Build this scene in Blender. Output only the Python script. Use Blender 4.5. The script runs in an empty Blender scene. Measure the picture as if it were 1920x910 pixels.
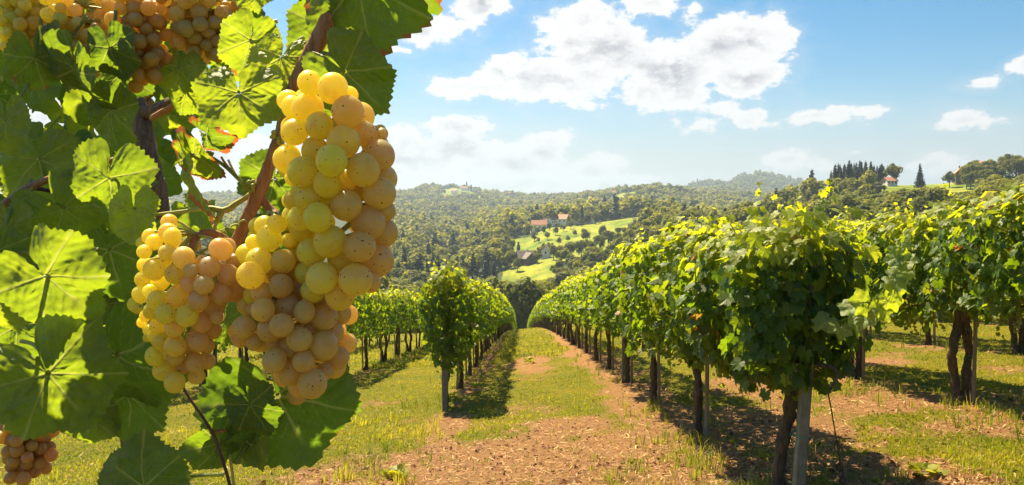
import bpy, math, random
import numpy as np
from mathutils import Vector
D = bpy.data
SC = bpy.context.scene
COL = SC.collection
R = math.radians
F = 1500.0            # focal length in photo pixels (photo 1920 wide)
HY = 385.0            # row of the level horizon

# ------------------------------------------------------------------ camera
cam_d = D.cameras.new('camera'); cam = D.objects.new('camera', cam_d); COL.objects.link(cam)
cam.location = (0, 0, 0); cam.rotation_euler = (R(90), 0, 0)
cam_d.sensor_width = 36; cam_d.lens = 36 * F / 1920
cam_d.shift_y = -(455 - HY) / 1920
cam_d.clip_start = 0.05; cam_d.clip_end = 30000
SC.camera = cam

# ------------------------------------------------------------------ light and exposure
SUN_AZ, SUN_EL = -34.0, 57.0       # azimuth from +Y (negative = left)
SC.view_settings.view_transform = 'Standard'; SC.view_settings.look = 'None'
SC.view_settings.exposure = 1.5; SC.view_settings.gamma = 1.0
SC.view_settings.use_curve_mapping = False
sl = D.lights.new('sun', 'SUN'); sl.energy = 5.0; sl.angle = R(0.5); sl.color = (1.0, 0.85, 0.54)
so = D.objects.new('sun', sl); COL.objects.link(so)
sdir = Vector((math.sin(R(SUN_AZ)) * math.cos(R(SUN_EL)), math.cos(R(SUN_AZ)) * math.cos(R(SUN_EL)), math.sin(R(SUN_EL))))
so.rotation_euler = sdir.to_track_quat('Z', 'Y').to_euler()
so.location = sdir * 50

class NT:
    def __init__(s, tree): s.t = tree; s.n = tree.nodes; s.l = tree.links
    def new(s, ty, **kw):
        n = s.n.new(ty)
        for k, v in kw.items():
            if k.startswith('i_'):
                n.inputs[int(k[2:]) if k[2:].isdigit() else k[2:].replace('_', ' ')].default_value = v
            else: setattr(n, k, v)
        return n
    def link(s, a, b): s.l.new(a, b)
    def _in(s, sock, v):
        if isinstance(v, (int, float)): sock.default_value = v
        elif isinstance(v, (tuple, list)):
            sock.default_value = tuple(v) if len(v) == len(sock.default_value) else tuple(v) + (1,)
        else: s.link(v, sock)
    def math(s, op, a, b=0.0, c=None, clamp=False):
        n = s.n.new('ShaderNodeMath'); n.operation = op; n.use_clamp = clamp
        s._in(n.inputs[0], a); s._in(n.inputs[1], b)
        if c is not None: s._in(n.inputs[2], c)
        return n.outputs[0]
    def vmath(s, op, a, b=None):
        n = s.n.new('ShaderNodeVectorMath'); n.operation = op
        s._in(n.inputs[0], a)
        if b is not None: s._in(n.inputs[1], b)
        return n.outputs['Value'] if op in ('LENGTH', 'DOT_PRODUCT', 'DISTANCE') else n.outputs[0]
    def mix(s, f, a, b, mode='MIX'):
        n = s.n.new('ShaderNodeMix'); n.data_type = 'RGBA'; n.blend_type = mode
        s._in(n.inputs[0], f); s._in(n.inputs[6], a); s._in(n.inputs[7], b)
        return n.outputs[2]
    def ramp(s, f, stops):
        n = s.n.new('ShaderNodeValToRGB'); e = n.color_ramp.elements
        while len(e) < len(stops): e.new(0.5)
        for i, (p, c) in enumerate(stops): e[i].position = p; e[i].color = tuple(c) + (1,) if len(c) == 3 else c
        s.link(f, n.inputs[0]); return n.outputs[0]
    def mapr(s, v, a, b, c=0.0, d=1.0, smooth=True):
        n = s.n.new('ShaderNodeMapRange'); n.interpolation_type = 'SMOOTHSTEP' if smooth else 'LINEAR'
        s._in(n.inputs[0], v)
        for i, x in zip((1, 2, 3, 4), (a, b, c, d)): n.inputs[i].default_value = x
        return n.outputs[0]
    def noise(s, vec, scale, detail=4, rough=0.55, dist=0.0):
        n = s.n.new('ShaderNodeTexNoise'); n.inputs['Scale'].default_value = scale
        n.inputs['Detail'].default_value = detail; n.inputs['Roughness'].default_value = rough
        n.inputs['Distortion'].default_value = dist
        if vec is not None: s.link(vec, n.inputs['Vector'])
        return n.outputs[0]

world = D.worlds.new('World'); SC.world = world; world.use_nodes = True
W = NT(world.node_tree); W.n.clear()
wo = W.new('ShaderNodeOutputWorld'); bg = W.new('ShaderNodeBackground'); W.link(bg.outputs[0], wo.inputs[0])
sky = W.new('ShaderNodeTexSky'); sky.sky_type = 'NISHITA'; sky.sun_disc = False
sky.sun_elevation = R(SUN_EL); sky.sun_rotation = R(SUN_AZ); sky.altitude = 300
sky.air_density = 1.0; sky.dust_density = 1.4; sky.ozone_density = 2.2
SKY_STRENGTH = 0.056
bg.inputs['Strength'].default_value = SKY_STRENGTH
tc = W.new('ShaderNodeTexCoord')
sep = W.new('ShaderNodeSeparateXYZ'); W.link(tc.outputs['Generated'], sep.inputs[0])
az = W.math('ARCTAN2', sep.outputs[0], sep.outputs[1])
el = W.math('ARCSINE', sep.outputs[2])
comb = W.new('ShaderNodeCombineXYZ'); W.link(az, comb.inputs[0]); W.link(el, comb.inputs[1])
P = comb.outputs[0]
def azel(px, py):
    x, z = (px - 960) / F, (HY - py) / F
    return math.atan2(x, 1), math.asin(z / math.sqrt(1 + x * x + z * z))
clouds = [(1120, 95, 120, 85), (1010, 150, 130, 48), (885, 165, 85, 26), (1095, 30, 62, 42), (1255, 130, 140, 75), (1370, 92, 98, 52),
          (1405, 150, 75, 42), (1200, 180, 95, 38), (940, 130, 55, 30), (1140, 40, 30, 20), (890, 15, 55, 42), (790, 55, 66, 34), (1220, 3, 42, 20), (742, 97, 22, 9),
          (1315, 232, 48, 19), (1412, 224, 32, 16), (1535, 220, 66, 14), (1640, 214, 44, 8), (1825, 228, 64, 17), (1480, 297, 54, 17),
          (1540, 305, 30, 11), (1850, 157, 26, 11), (1735, 316, 60, 15), (1345, 203, 35, 13), (1925, 125, 26, 12), (1610, 279, 20, 7),
          (1020, 285, 62, 42), (1090, 318, 80, 34), (960, 305, 110, 36), (860, 245, 68, 20), (850, 290, 130, 46), (750, 285, 110, 55),
          (950, 345, 240, 26), (620, 300, 220, 70), (380, 300, 230, 70), (1160, 337, 80, 15), (120, 250, 200, 90), (1240, 20, 26, 10), (1295, 12, 22, 12)]
warp = W.new('ShaderNodeTexNoise'); warp.inputs['Scale'].default_value = 9; warp.inputs['Detail'].default_value = 3
W.link(P, warp.inputs['Vector'])
wv = W.vmath('SUBTRACT', warp.outputs[1], (0.5, 0.5, 0.5))
wv = W.vmath('MULTIPLY', wv, (0.06, 0.04, 0))
Pw = W.vmath('ADD', P, wv)
cur = None; cur2 = None
Pup = W.vmath('ADD', Pw, (-0.006, 0.02, 0))
for (cx, cy, rx, ry) in clouds:
    a, e = azel(cx, cy)
    inv = (F / rx, F / ry, 0.0)
    def one(Q):
        v = W.vmath('MULTIPLY', W.vmath('SUBTRACT', Q, (a, e, 0)), inv)
        return W.math('MULTIPLY', W.math('SUBTRACT', 1.0, W.vmath('LENGTH', v)), min(1.0, 0.35 + ry / 60.0))
    o = one(Pw)
    if cur is None: cur = o
    else:
        m = W.n.new('ShaderNodeMath'); m.operation = 'SMOOTH_MAX'; W.link(cur, m.inputs[0]); W.link(o, m.inputs[1]); m.inputs[2].default_value = 0.25
        cur = m.outputs[0]
stretch = W.vmath('MULTIPLY', P, (1.0, 1.5, 1.0))
n1 = W.noise(stretch, 17, 11, 0.66)
stu = W.vmath('ADD', stretch, (-0.010, 0.030, 0.0))
n2 = W.noise(stu, 17, 11, 0.66)
dens = W.math('ADD', cur, W.math('MULTIPLY', W.math('SUBTRACT', n1, 0.5), 3.0))
mask = W.mapr(dens, -0.06, 0.22)
veil = W.mapr(dens, -0.8, 0.3, 0.0, 0.25)
lit = W.math('SUBTRACT', n1, n2)
lit = W.mapr(lit, -0.12, 0.16, 0.0, 1.0)
core = W.mapr(dens, 0.3, 0.95, 0.0, 1.0)
shade = W.math('MULTIPLY', core, W.math('SUBTRACT', 1.0, lit))
ccol = W.mix(shade, (6.3, 6.25, 6.2), (3.1, 3.15, 3.5))
gam = W.new('ShaderNodeHueSaturation'); gam.inputs['Saturation'].default_value = 1.6; gam.inputs['Value'].default_value = 0.84
gam.inputs['Hue'].default_value = 0.488; W.link(sky.outputs[0], gam.inputs['Color'])
hz = W.mapr(el, -0.02, 0.16, 0.62, 0.0)
skyc = W.mix(hz, gam.outputs[0], (4.5, 4.95, 5.4))
skyc = W.mix(veil, skyc, (5.1, 5.3, 5.6))
c1 = W.mix(mask, skyc, ccol)
front = W.mapr(sep.outputs[1], 0.0, 0.1)
lowel = W.mapr(el, 0.0, 0.14, 0.86, 1.0)
c1v = W.vmath('SCALE', c1); W.link(lowel, c1v.node.inputs['Scale']); c1 = c1v
W.link(W.mix(front, gam.outputs[0], c1), bg.inputs['Color'])

# ------------------------------------------------------------------ numpy helpers
def rng(s): return np.random.default_rng(s)
_perm = rng(5).random((256, 256))
def vnoise(x, y):
    x = np.asarray(x, float); y = np.asarray(y, float)
    xi = np.floor(x).astype(int); yi = np.floor(y).astype(int); fx = x - xi; fy = y - yi
    fx = fx * fx * (3 - 2 * fx); fy = fy * fy * (3 - 2 * fy)
    g = lambda i, j: _perm[i & 255, j & 255]
    return (g(xi, yi) * (1 - fx) + g(xi + 1, yi) * fx) * (1 - fy) + (g(xi, yi + 1) * (1 - fx) + g(xi + 1, yi + 1) * fx) * fy
def fbm(x, y, o=4):
    s = 0; a = 0.5
    for k in range(o):
        s = s + a * (vnoise(np.asarray(x) * 2 ** k + 17.3 * k, np.asarray(y) * 2 ** k + 9.1 * k) - 0.5); a *= 0.5
    return s * 2
def smooth(a, b, x):
    t = np.clip((np.asarray(x, float) - a) / (b - a), 0, 1); return t * t * (3 - 2 * t)
def norm(v): return v / np.maximum(np.linalg.norm(v, axis=-1, keepdims=True), 1e-9)

class Geo:
    def __init__(s): s.V = []; s.F = {}; s.T = []; s.n = 0
    def add(s, V, Fc, tint=(0.5, 0.5, 0.5)):
        V = np.asarray(V, float).reshape(-1, 3); Fc = np.asarray(Fc, int)
        s.F.setdefault(Fc.shape[1], []).append(Fc + s.n)
        t = np.asarray(tint, float)
        if t.ndim == 1: t = np.repeat(t[None], len(V), 0)
        s.T.append(t); s.V.append(V); s.n += len(V); return s
    def mesh(s, name, mat, smooth_sh=False, mats=None):
        V = np.concatenate(s.V); T = np.concatenate(s.T)
        me = D.meshes.new(name)
        loops = []; tot = []
        for k, fl in s.F.items():
            f = np.concatenate(fl); loops.append(f.ravel()); tot.append(np.full(len(f), k))
        loops = np.concatenate(loops); tot = np.concatenate(tot)
        me.vertices.add(len(V)); me.vertices.foreach_set('co', V.astype(np.float32).ravel())
        me.loops.add(len(loops)); me.loops.foreach_set('vertex_index', loops.astype(np.int32))
        me.polygons.add(len(tot))
        st = np.concatenate([[0], np.cumsum(tot)[:-1]])
        me.polygons.foreach_set('loop_start', st.astype(np.int32))
        try: me.polygons.foreach_set('loop_total', tot.astype(np.int32))
        except Exception: pass
        me.polygons.foreach_set('use_smooth', np.full(len(tot), smooth_sh))
        at = me.color_attributes.new('tint', 'FLOAT_COLOR', 'POINT')
        at.data.foreach_set('color', np.concatenate([T, np.ones((len(T), 1))], 1).astype(np.float32).ravel())
        me.update(calc_edges=True); me.validate()
        me.materials.append(mat)
        return me
    def build(s, name, mat, parent=None, smooth_sh=False, loc=None):
        return link(name, s.mesh(name, mat, smooth_sh), parent, loc)

def link(name, me, parent=None, loc=None):
    o = D.objects.new(name, me); COL.objects.link(o)
    if loc is not None: o.location = loc
    if parent is not None: o.parent = parent
    return o
def tag(o, label=None, cat=None, group=None, kind=None):
    if label: o['label'] = label
    if cat: o['category'] = cat
    if group: o['group'] = group
    if kind: o['kind'] = kind
    return o
def empty(name, loc=(0, 0, 0), rz=0.0):
    o = D.objects.new(name, None); COL.objects.link(o); o.location = loc; o.rotation_euler = (0, 0, rz)
    o.empty_display_size = 0.1; return o
def copy_tree(o, parent=None, children=None):
    c = o.copy(); COL.objects.link(c); c.parent = parent
    for ch in list(o.children): copy_tree(ch, c)
    return c

def catmull(P_, n):
    P_ = np.asarray(P_, float)
    Q = np.concatenate([[2 * P_[0] - P_[1]], P_, [2 * P_[-1] - P_[-2]]])
    out = []
    for i in range(1, len(Q) - 2):
        t = np.linspace(0, 1, n, endpoint=False)[:, None]
        a, b, c, d = Q[i - 1], Q[i], Q[i + 1], Q[i + 2]
        out.append(0.5 * (2 * b + (c - a) * t + (2 * a - 5 * b + 4 * c - d) * t ** 2 + (3 * b - a - 3 * c + d) * t ** 3))
    out.append(Q[-2][None]); return np.concatenate(out)
def tube(path, rad, seg=8, rough=0.0, seed=0, n=5):
    """closed tube through the points; rough adds bark-like unevenness"""
    m = np.concatenate([np.asarray(path, float), np.asarray(rad, float).reshape(-1, 1)], 1)
    m = catmull(m, n); pts = m[:, :3]; r = m[:, 3]
    tan = norm(np.gradient(pts, axis=0))
    ref = np.array([0.13, 0.91, 0.31]) if abs(tan[0][1]) < 0.8 else np.array([0.9, 0.1, 0.3])
    u = norm(np.cross(tan, ref)); v = np.cross(tan, u)
    th = np.linspace(0, 2 * np.pi, seg, endpoint=False)
    rr = r[:, None] * np.ones(seg)
    if rough:
        g = rng(seed)
        ii = np.arange(len(pts))[:, None] * 0.7 + g.random() * 50
        rr = rr * (1 + rough * 2 * fbm(ii + 0 * th, 3.1 * np.cos(th) + 2.2 * np.sin(th) + 5 + 0 * ii, 3))
    V = pts[:, None] + rr[..., None] * (np.cos(th)[None, :, None] * u[:, None] + np.sin(th)[None, :, None] * v[:, None])
    N = len(pts); V = V.reshape(-1, 3)
    i, j = np.meshgrid(np.arange(N - 1), np.arange(seg), indexing='ij'); i = i.ravel(); j = j.ravel(); k = (j + 1) % seg
    Fq = np.stack([i * seg + j, i * seg + k, (i + 1) * seg + k, (i + 1) * seg + j], 1)
    V = np.concatenate([V, pts[:1], pts[-1:]])
    j = np.arange(seg); k = (j + 1) % seg
    caps = np.concatenate([np.stack([k, j, np.full(seg, N * seg), np.full(seg, N * seg)], 1),
                           np.stack([(N - 1) * seg + j, (N - 1) * seg + k, np.full(seg, N * seg + 1), np.full(seg, N * seg + 1)], 1)])[:, :3]
    return V, Fq, caps
def add_tube(g, path, rad, seg=8, rough=0.0, seed=0, n=5, tint=(0.5, 0.5, 0.5)):
    V, Q, C = tube(path, rad, seg, rough, seed, n)
    t = np.asarray(tint, float); base = g.n
    g.add(V, Q, t); g.F.setdefault(3, []).append(C + base)
def add_box(g, c, s, rz=0.0, tint=(0.5, 0.5, 0.5), bev=0.0, top=None):
    c = np.asarray(c, float); s = np.asarray(s, float) / 2
    x, y, z = s
    if bev:
        b = bev; ring = [(-x + b, -y), (x - b, -y), (x, -y + b), (x, y - b), (x - b, y), (-x + b, y), (-x, y - b), (-x, -y + b)]
    else: ring = [(-x, -y), (x, -y), (x, y), (-x, y)]
    k = len(ring); V = [(a, b_, -z) for a, b_ in ring] + [(a, b_, z) for a, b_ in ring]
    V = np.array(V)
    ca, sa = math.cos(rz), math.sin(rz)
    V = np.stack([V[:, 0] * ca - V[:, 1] * sa, V[:, 0] * sa + V[:, 1] * ca, V[:, 2]], 1) + c
    base = g.n
    g.add(V, [[i, (i + 1) % k, k + (i + 1) % k, k + i] for i in range(k)], tint)
    g.F.setdefault(k, []).append(np.array([[base + i for i in range(k)][::-1], [base + k + i for i in range(k)]]))

def at(px, py, Y): return np.array([(px - 960) / F * Y, Y, (HY - py) / F * Y])

# ------------------------------------------------------------------ terrain height
TP = np.array([-900, -300, 300, 740, 850, 975, 1040, 1100, 1200, 1350, 1420, 1500, 1580, 1700, 1920, 2400, 3000], float)
TD = np.log(np.array([150, 200, 300, 450, 650, 1000, 1500, 2200, 3000, 4500, 7000], float))
TV = np.array([
    [632, 648, 600, 520, 460, 430, 400, 380, 380, 384, 384], [632, 648, 600, 520, 460, 430, 400, 380, 380, 384, 384],
    [632, 648, 605, 520, 460, 430, 400, 376, 380, 384, 384], [632, 648, 600, 520, 465, 430, 398, 367, 378, 383, 384],
    [632, 648, 612, 530, 480, 438, 402, 358, 378, 383, 384], [632, 650, 628, 500, 440, 418, 404, 377, 380, 383, 384],
    [632, 650, 605, 484, 422, 415, 394, 379, 380, 383, 384], [632, 650, 580, 475, 417, 412, 381, 377, 380, 383, 384],
    [632, 645, 540, 440, 411, 412, 359, 372, 375, 383, 384], [615, 600, 490, 440, 430, 414, 378, 368, 345, 383, 384],
    [595, 575, 470, 430, 424, 410, 385, 374, 331, 383, 384], [570, 530, 456, 400, 404, 404, 387, 378, 346, 383, 384],
    [558, 505, 442, 352, 366, 392, 387, 380, 374, 383, 384],
    [545, 485, 428, 346, 354, 380, 385, 383, 383, 383, 384], [520, 462, 402, 335, 347, 370, 375, 380, 383, 383, 384],
    [500, 450, 392, 326, 340, 360, 370, 380, 383, 383, 384], [500, 450, 392, 326, 340, 360, 370, 380, 383, 383, 384]], float)
def _cub(t): return t * t * (3 - 2 * t)
def height(X, Y):
    X = np.asarray(X, float); Y = np.asarray(Y, float)
    Xc = np.clip(X, -40, 70)
    cross = np.where(Xc > -1, 0.10 * Xc, -0.10 + 0.03 * (Xc + 1))
    Yn = np.maximum(Y, -60)
    near = -1.65 + cross - 0.115 * Yn - np.where(Yn > 0, 0.00026, 0) * Yn ** 2 + 0.03 * fbm(X * 0.5, Y * 0.5, 3)
    Ys = np.maximum(Y, 60.0)
    px = 960 + F * X / Ys
    i = np.clip(np.searchsorted(TP, px) - 1, 0, len(TP) - 2); u = _cub(np.clip((px - TP[i]) / (TP[i + 1] - TP[i]), 0, 1))
    ly = np.log(Ys); j = np.clip(np.searchsorted(TD, ly) - 1, 0, len(TD) - 2); v = np.clip((ly - TD[j]) / (TD[j + 1] - TD[j]), 0, 1)
    v = 0.5 * v + 0.5 * _cub(v)
    pv = (TV[i, j] * (1 - u) + TV[i + 1, j] * u) * (1 - v) + (TV[i, j + 1] * (1 - u) + TV[i + 1, j + 1] * u) * v
    far = (HY - pv) / F * Ys + fbm(X / 60 + 3, Y / 90, 4) * Ys * 0.0085
    w = smooth(110, 230, Y)
    return near * (1 - w) + far * w
def H(x, y): return float(height(np.array([x]), np.array([y]))[0])
def gpt(px, py, y0=3.0, y1=4000.0):
    """first place where the sight line meets the ground"""
    y = np.geomspace(y0, y1, 1500); x = (px - 960) / F * y; z = (HY - py) / F * y
    b = np.nonzero(height(x, y) >= z)[0]
    k = b[0] if len(b) else len(y) - 1
    return float(x[k]), float(y[k]), H(x[k], y[k])
def proj(X, Y, Z): return 960 + F * X / Y, HY - F * Z / Y

# rows: x = X0 + 0.01 * y
ROWS = {'R1': 1.87, 'R2': 4.87, 'R3': 7.87, 'R4': 10.87, 'R5': 13.87, 'L1': -1.18, 'L2': -4.18, 'L3': -7.18, 'L4': -10.18}
def rowx(k, y): return ROWS[k] + 0.01 * y

def soil(X, Y):
    """0 = grass, 1 = bare reddish earth with dry clippings"""
    s = np.zeros(np.shape(X))
    xr = X - 0.01 * Y
    for k, (w, a) in {'R1': (0.55, 0.85), 'R2': (0.55, 0.7), 'R3': (0.4, 0.55), 'L1': (0.38, 0.65), 'L2': (0.3, 0.4), 'L3': (0.3, 0.35), 'R4': (0.4, 0.4)}.items():
        d = (xr - ROWS[k] - (0.18 if k[0] == 'L' else -0.05)) / w
        s = np.maximum(s, a * np.exp(-d * d) * (1 - 0.5 * smooth(25, 60, Y)))
    def blob(cx, cy, rx, ry, a):
        return a * np.exp(-((X - cx) / rx) ** 2 - ((Y - cy) / ry) ** 2)
    for b in ((-0.6, 7.6, 1.7, 1.8, 1.1), (0.9, 7.4, 1.4, 1.8, 0.95), (0.35, 10.2, 0.9, 1.6, 0.75), (3.6, 11.5, 1.0, 2.0, 0.8), (6.2, 13.5, 1.2, 1.6, 0.6), (5.0, 7.6, 1.2, 1.0, 0.8), (0.5, 20.5, 0.6, 3.8, 0.9), (2.8, 8.3, 0.9, 2.6, 0.95), (3.0, 6.2, 1.0, 1.4, 0.7),
              (4.3, 9.6, 1.5, 1.3, 0.75), (5.8, 8.4, 1.0, 1.0, 0.75), (4.2, 14, 1.2, 3, 0.45), (7.2, 10.2, 1.2, 1.5, 0.5), (-2.6, 13.8, 0.9, 0.9, 0.55), (-1.7, 8.2, 1.0, 1.0, 0.6), (5.6, 6.8, 1.4, 0.9, 0.6)):
        s = np.maximum(s, blob(*b))
    n = 0.55 * fbm(X * 1.3 + 40, Y * 0.9, 5) + 0.3 * fbm(X * 6, Y * 4 + 9, 3)
    return smooth(0.30, 0.62, s + n)

# ------------------------------------------------------------------ materials
def material(name):
    m = D.materials.new(name); m.use_nodes = True; t = NT(m.node_tree); t.n.clear()
    o = t.new('ShaderNodeOutputMaterial'); return m, t, o
def attr(t, name='tint'):
    a = t.new('ShaderNodeAttribute'); a.attribute_name = name; return a
def leaf_mat(name, dark, light, dry, trans_dark, trans_light, tmix=0.42, rough=0.42, spec=0.5, nscale=0.0, bump=0.0):
    """tint.r: dark..young leaf, tint.g: brightness, tint.b: dry"""
    m, t, o = material(name)
    a = attr(t); s = t.new('ShaderNodeSeparateColor'); t.link(a.outputs['Color'], s.inputs[0])
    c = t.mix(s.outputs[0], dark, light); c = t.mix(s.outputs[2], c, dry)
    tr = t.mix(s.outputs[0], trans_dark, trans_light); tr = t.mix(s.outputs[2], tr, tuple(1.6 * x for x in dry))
    g = t.new('ShaderNodeCombineColor'); 
    br = t.math('MULTIPLY_ADD', s.outputs[1], 1.0, 0.5)
    v = t.vmath('SCALE', c); v.node.inputs['Scale'].default_value = 1; t.link(br, v.node.inputs['Scale'])
    v2 = t.vmath('SCALE', tr); t.link(br, v2.node.inputs['Scale'])
    p = t.new('ShaderNodeBsdfPrincipled'); t.link(v, p.inputs['Base Color']); p.inputs['Roughness'].default_value = rough
    p.inputs['Specular IOR Level'].default_value = spec
    tb = t.new('ShaderNodeBsdfTranslucent'); t.link(v2, tb.inputs[0])
    mx = t.new('ShaderNodeMixShader'); mx.inputs[0].default_value = tmix
    t.link(p.outputs[0], mx.inputs[1]); t.link(tb.outputs[0], mx.inputs[2]); t.link(mx.outputs[0], o.inputs[0])
    return m
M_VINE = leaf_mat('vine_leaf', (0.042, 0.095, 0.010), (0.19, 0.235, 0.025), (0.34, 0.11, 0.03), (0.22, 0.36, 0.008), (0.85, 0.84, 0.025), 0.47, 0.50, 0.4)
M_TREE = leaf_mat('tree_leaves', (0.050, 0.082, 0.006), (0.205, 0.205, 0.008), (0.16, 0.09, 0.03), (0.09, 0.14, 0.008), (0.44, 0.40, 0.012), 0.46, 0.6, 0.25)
M_CONIF = leaf_mat('conifer_needles', (0.018, 0.038, 0.016), (0.04, 0.065, 0.02), (0.1, 0.07, 0.03), (0.02, 0.04, 0.01), (0.07, 0.10, 0.02), 0.2, 0.6, 0.2)
M_GRASS = leaf_mat('grass_blades', (0.090, 0.130, 0.008), (0.30, 0.28, 0.016), (0.40, 0.27, 0.10), (0.24, 0.33, 0.01), (0.82, 0.70, 0.03), 0.42, 0.5, 0.3)
M_LITTER = leaf_mat('dry_litter', (0.20, 0.075, 0.035), (0.42, 0.24, 0.11), (0.55, 0.38, 0.18), (0.2, 0.08, 0.03), (0.4, 0.2, 0.08), 0.15, 0.7, 0.2)

def bark_mat(name, c1, c2, sx=18, sz=3, bump=0.6, rough=0.85):
    m, t, o = material(name)
    tcn = t.new('ShaderNodeTexCoord'); mp = t.new('ShaderNodeMapping'); mp.inputs['Scale'].default_value = (sx, sx, sz)
    t.link(tcn.outputs['Object'], mp.inputs[0])
    n = t.noise(mp.outputs[0], 1.0, 6, 0.65, 0.6)
    c = t.ramp(n, [(0.3, c1), (0.7, c2)])
    p = t.new('ShaderNodeBsdfPrincipled'); t.link(c, p.inputs['Base Color']); p.inputs['Roughness'].default_value = rough
    p.inputs['Specular IOR Level'].default_value = 0.2
    b = t.new('ShaderNodeBump'); b.inputs['Strength'].default_value = bump; b.inputs['Distance'].default_value = 0.01
    t.link(n, b.inputs['Height']); t.link(b.outputs[0], p.inputs['Normal']); t.link(p.outputs[0], o.inputs[0]); return m
M_BARK = bark_mat('vine_bark', (0.035, 0.026, 0.018), (0.17, 0.12, 0.08), 45, 9, 1.0)
M_STAKE = bark_mat('weathered_stake', (0.16, 0.115, 0.07), (0.36, 0.28, 0.19), 60, 3, 0.4)
M_POST = bark_mat('weathered_post', (0.13, 0.115, 0.085), (0.27, 0.24, 0.18), 22, 9, 0.3)
M_TBARK = bark_mat('tree_bark', (0.05, 0.04, 0.03), (0.14, 0.11, 0.08), 6, 1, 0.5)
M_CANE = bark_mat('cane_bark', (0.24, 0.09, 0.04), (0.50, 0.25, 0.14), 260, 25, 0.25, 0.55)
M_OLD = bark_mat('old_cane_bark', (0.10, 0.055, 0.035), (0.30, 0.20, 0.15), 200, 18, 0.6, 0.8)
M_GREENSTEM = bark_mat('green_stem', (0.28, 0.30, 0.06), (0.50, 0.42, 0.14), 150, 30, 0.1, 0.5)
M_DARKSTEM = bark_mat('dark_stem', (0.06, 0.035, 0.03), (0.16, 0.09, 0.07), 200, 30, 0.3, 0.6)
def plain(name, col, rough=0.6, metal=0.0, nz=0.0, scale=6.0):
    m, t, o = material(name); p = t.new('ShaderNodeBsdfPrincipled'); p.inputs['Roughness'].default_value = rough; p.inputs['Metallic'].default_value = metal
    tcn = t.new('ShaderNodeTexCoord'); n = t.noise(tcn.outputs['Object'], scale, 4, 0.6)
    c = t.mix(n, tuple(x * (1 - nz) for x in col), tuple(min(1, x * (1 + nz)) for x in col)); t.link(c, p.inputs['Base Color'])
    t.link(p.outputs[0], o.inputs[0]); return m
M_WIRE = plain('galvanised_wire', (0.28, 0.28, 0.27), 0.45, 0.8, 0.2, 50)
M_RUST = plain('rusty_chain', (0.09, 0.06, 0.045), 0.7, 0.5, 0.4, 90)
M_TWINE = plain('green_twine', (0.03, 0.26, 0.18), 0.6, 0, 0.15, 50)
M_WHITE = plain('rendered_wall', (0.80, 0.76, 0.68), 0.8, 0, 0.1, 0.6)
M_WOODWALL = plain('timber_wall', (0.12, 0.09, 0.06), 0.85, 0, 0.3, 2)
M_REDROOF = plain('red_roof_tiles', (0.40, 0.17, 0.10), 0.75, 0, 0.25, 1.2)
M_GREYROOF = plain('grey_roof_tiles', (0.17, 0.135, 0.11), 0.8, 0, 0.3, 1.2)
M_GLASS = plain('window_pane', (0.03, 0.035, 0.04), 0.15, 0, 0.1, 1)
M_UNRIPE = plain('unripe_grape', (0.34, 0.36, 0.07), 0.4, 0, 0.3, 60)

# ground
m, t, o = material('ground')
a = attr(t); s = t.new('ShaderNodeSeparateColor'); t.link(a.outputs['Color'], s.inputs[0])
geo = t.new('ShaderNodeNewGeometry'); pos = geo.outputs['Position']
nA = t.noise(pos, 1.2, 5, 0.6); nB = t.noise(pos, 9, 5, 0.7); nC = t.noise(pos, 55, 4, 0.7); nD = t.noise(pos, 0.12, 4, 0.6)
grass = t.mix(nB, (0.090, 0.112, 0.004), (0.28, 0.25, 0.010)); grass = t.mix(t.mapr(nA, 0.45, 0.7, 0, 0.5), grass, (0.34, 0.24, 0.02))
grass = t.mix(t.mapr(nC, 0.5, 0.75, 0, 0.6), grass, (0.06, 0.075, 0.012))
earth = t.mix(nC, (0.22, 0.10, 0.035), (0.56, 0.32, 0.14)); earth = t.mix(t.mapr(nB, 0.42, 0.7, 0, 0.6), earth, (0.30, 0.125, 0.055))
base = t.mix(s.outputs[0], grass, earth)
forest = t.mix(t.noise(pos, 0.08, 5, 0.6), (0.022, 0.035, 0.010), (0.05, 0.065, 0.016))
mead = t.mix(t.mapr(t.noise(pos, 0.035, 7, 0.7), .35, .65), (0.085, 0.15, 0.008), (0.30, 0.30, 0.025)); mead = t.mix(t.mapr(t.noise(pos, 0.22, 5, 0.7), .5, .7, 0, .6), mead, (0.06, 0.085, 0.012))
farc = t.mix(s.outputs[2], forest, mead)
colr = t.mix(s.outputs[1], base, farc)
p = t.new('ShaderNodeBsdfPrincipled'); t.link(colr, p.inputs['Base Color']); p.inputs['Roughness'].default_value = 0.9; p.inputs['Specular IOR Level'].default_value = 0.15
b = t.new('ShaderNodeBump'); b.inputs['Strength'].default_value = 1.0; b.inputs['Distance'].default_value = 0.07
t.link(t.math('ADD', nC, nB), b.inputs['Height']); t.link(b.outputs[0], p.inputs['Normal']); t.link(p.outputs[0], o.inputs[0])
M_GROUND = m

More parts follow.
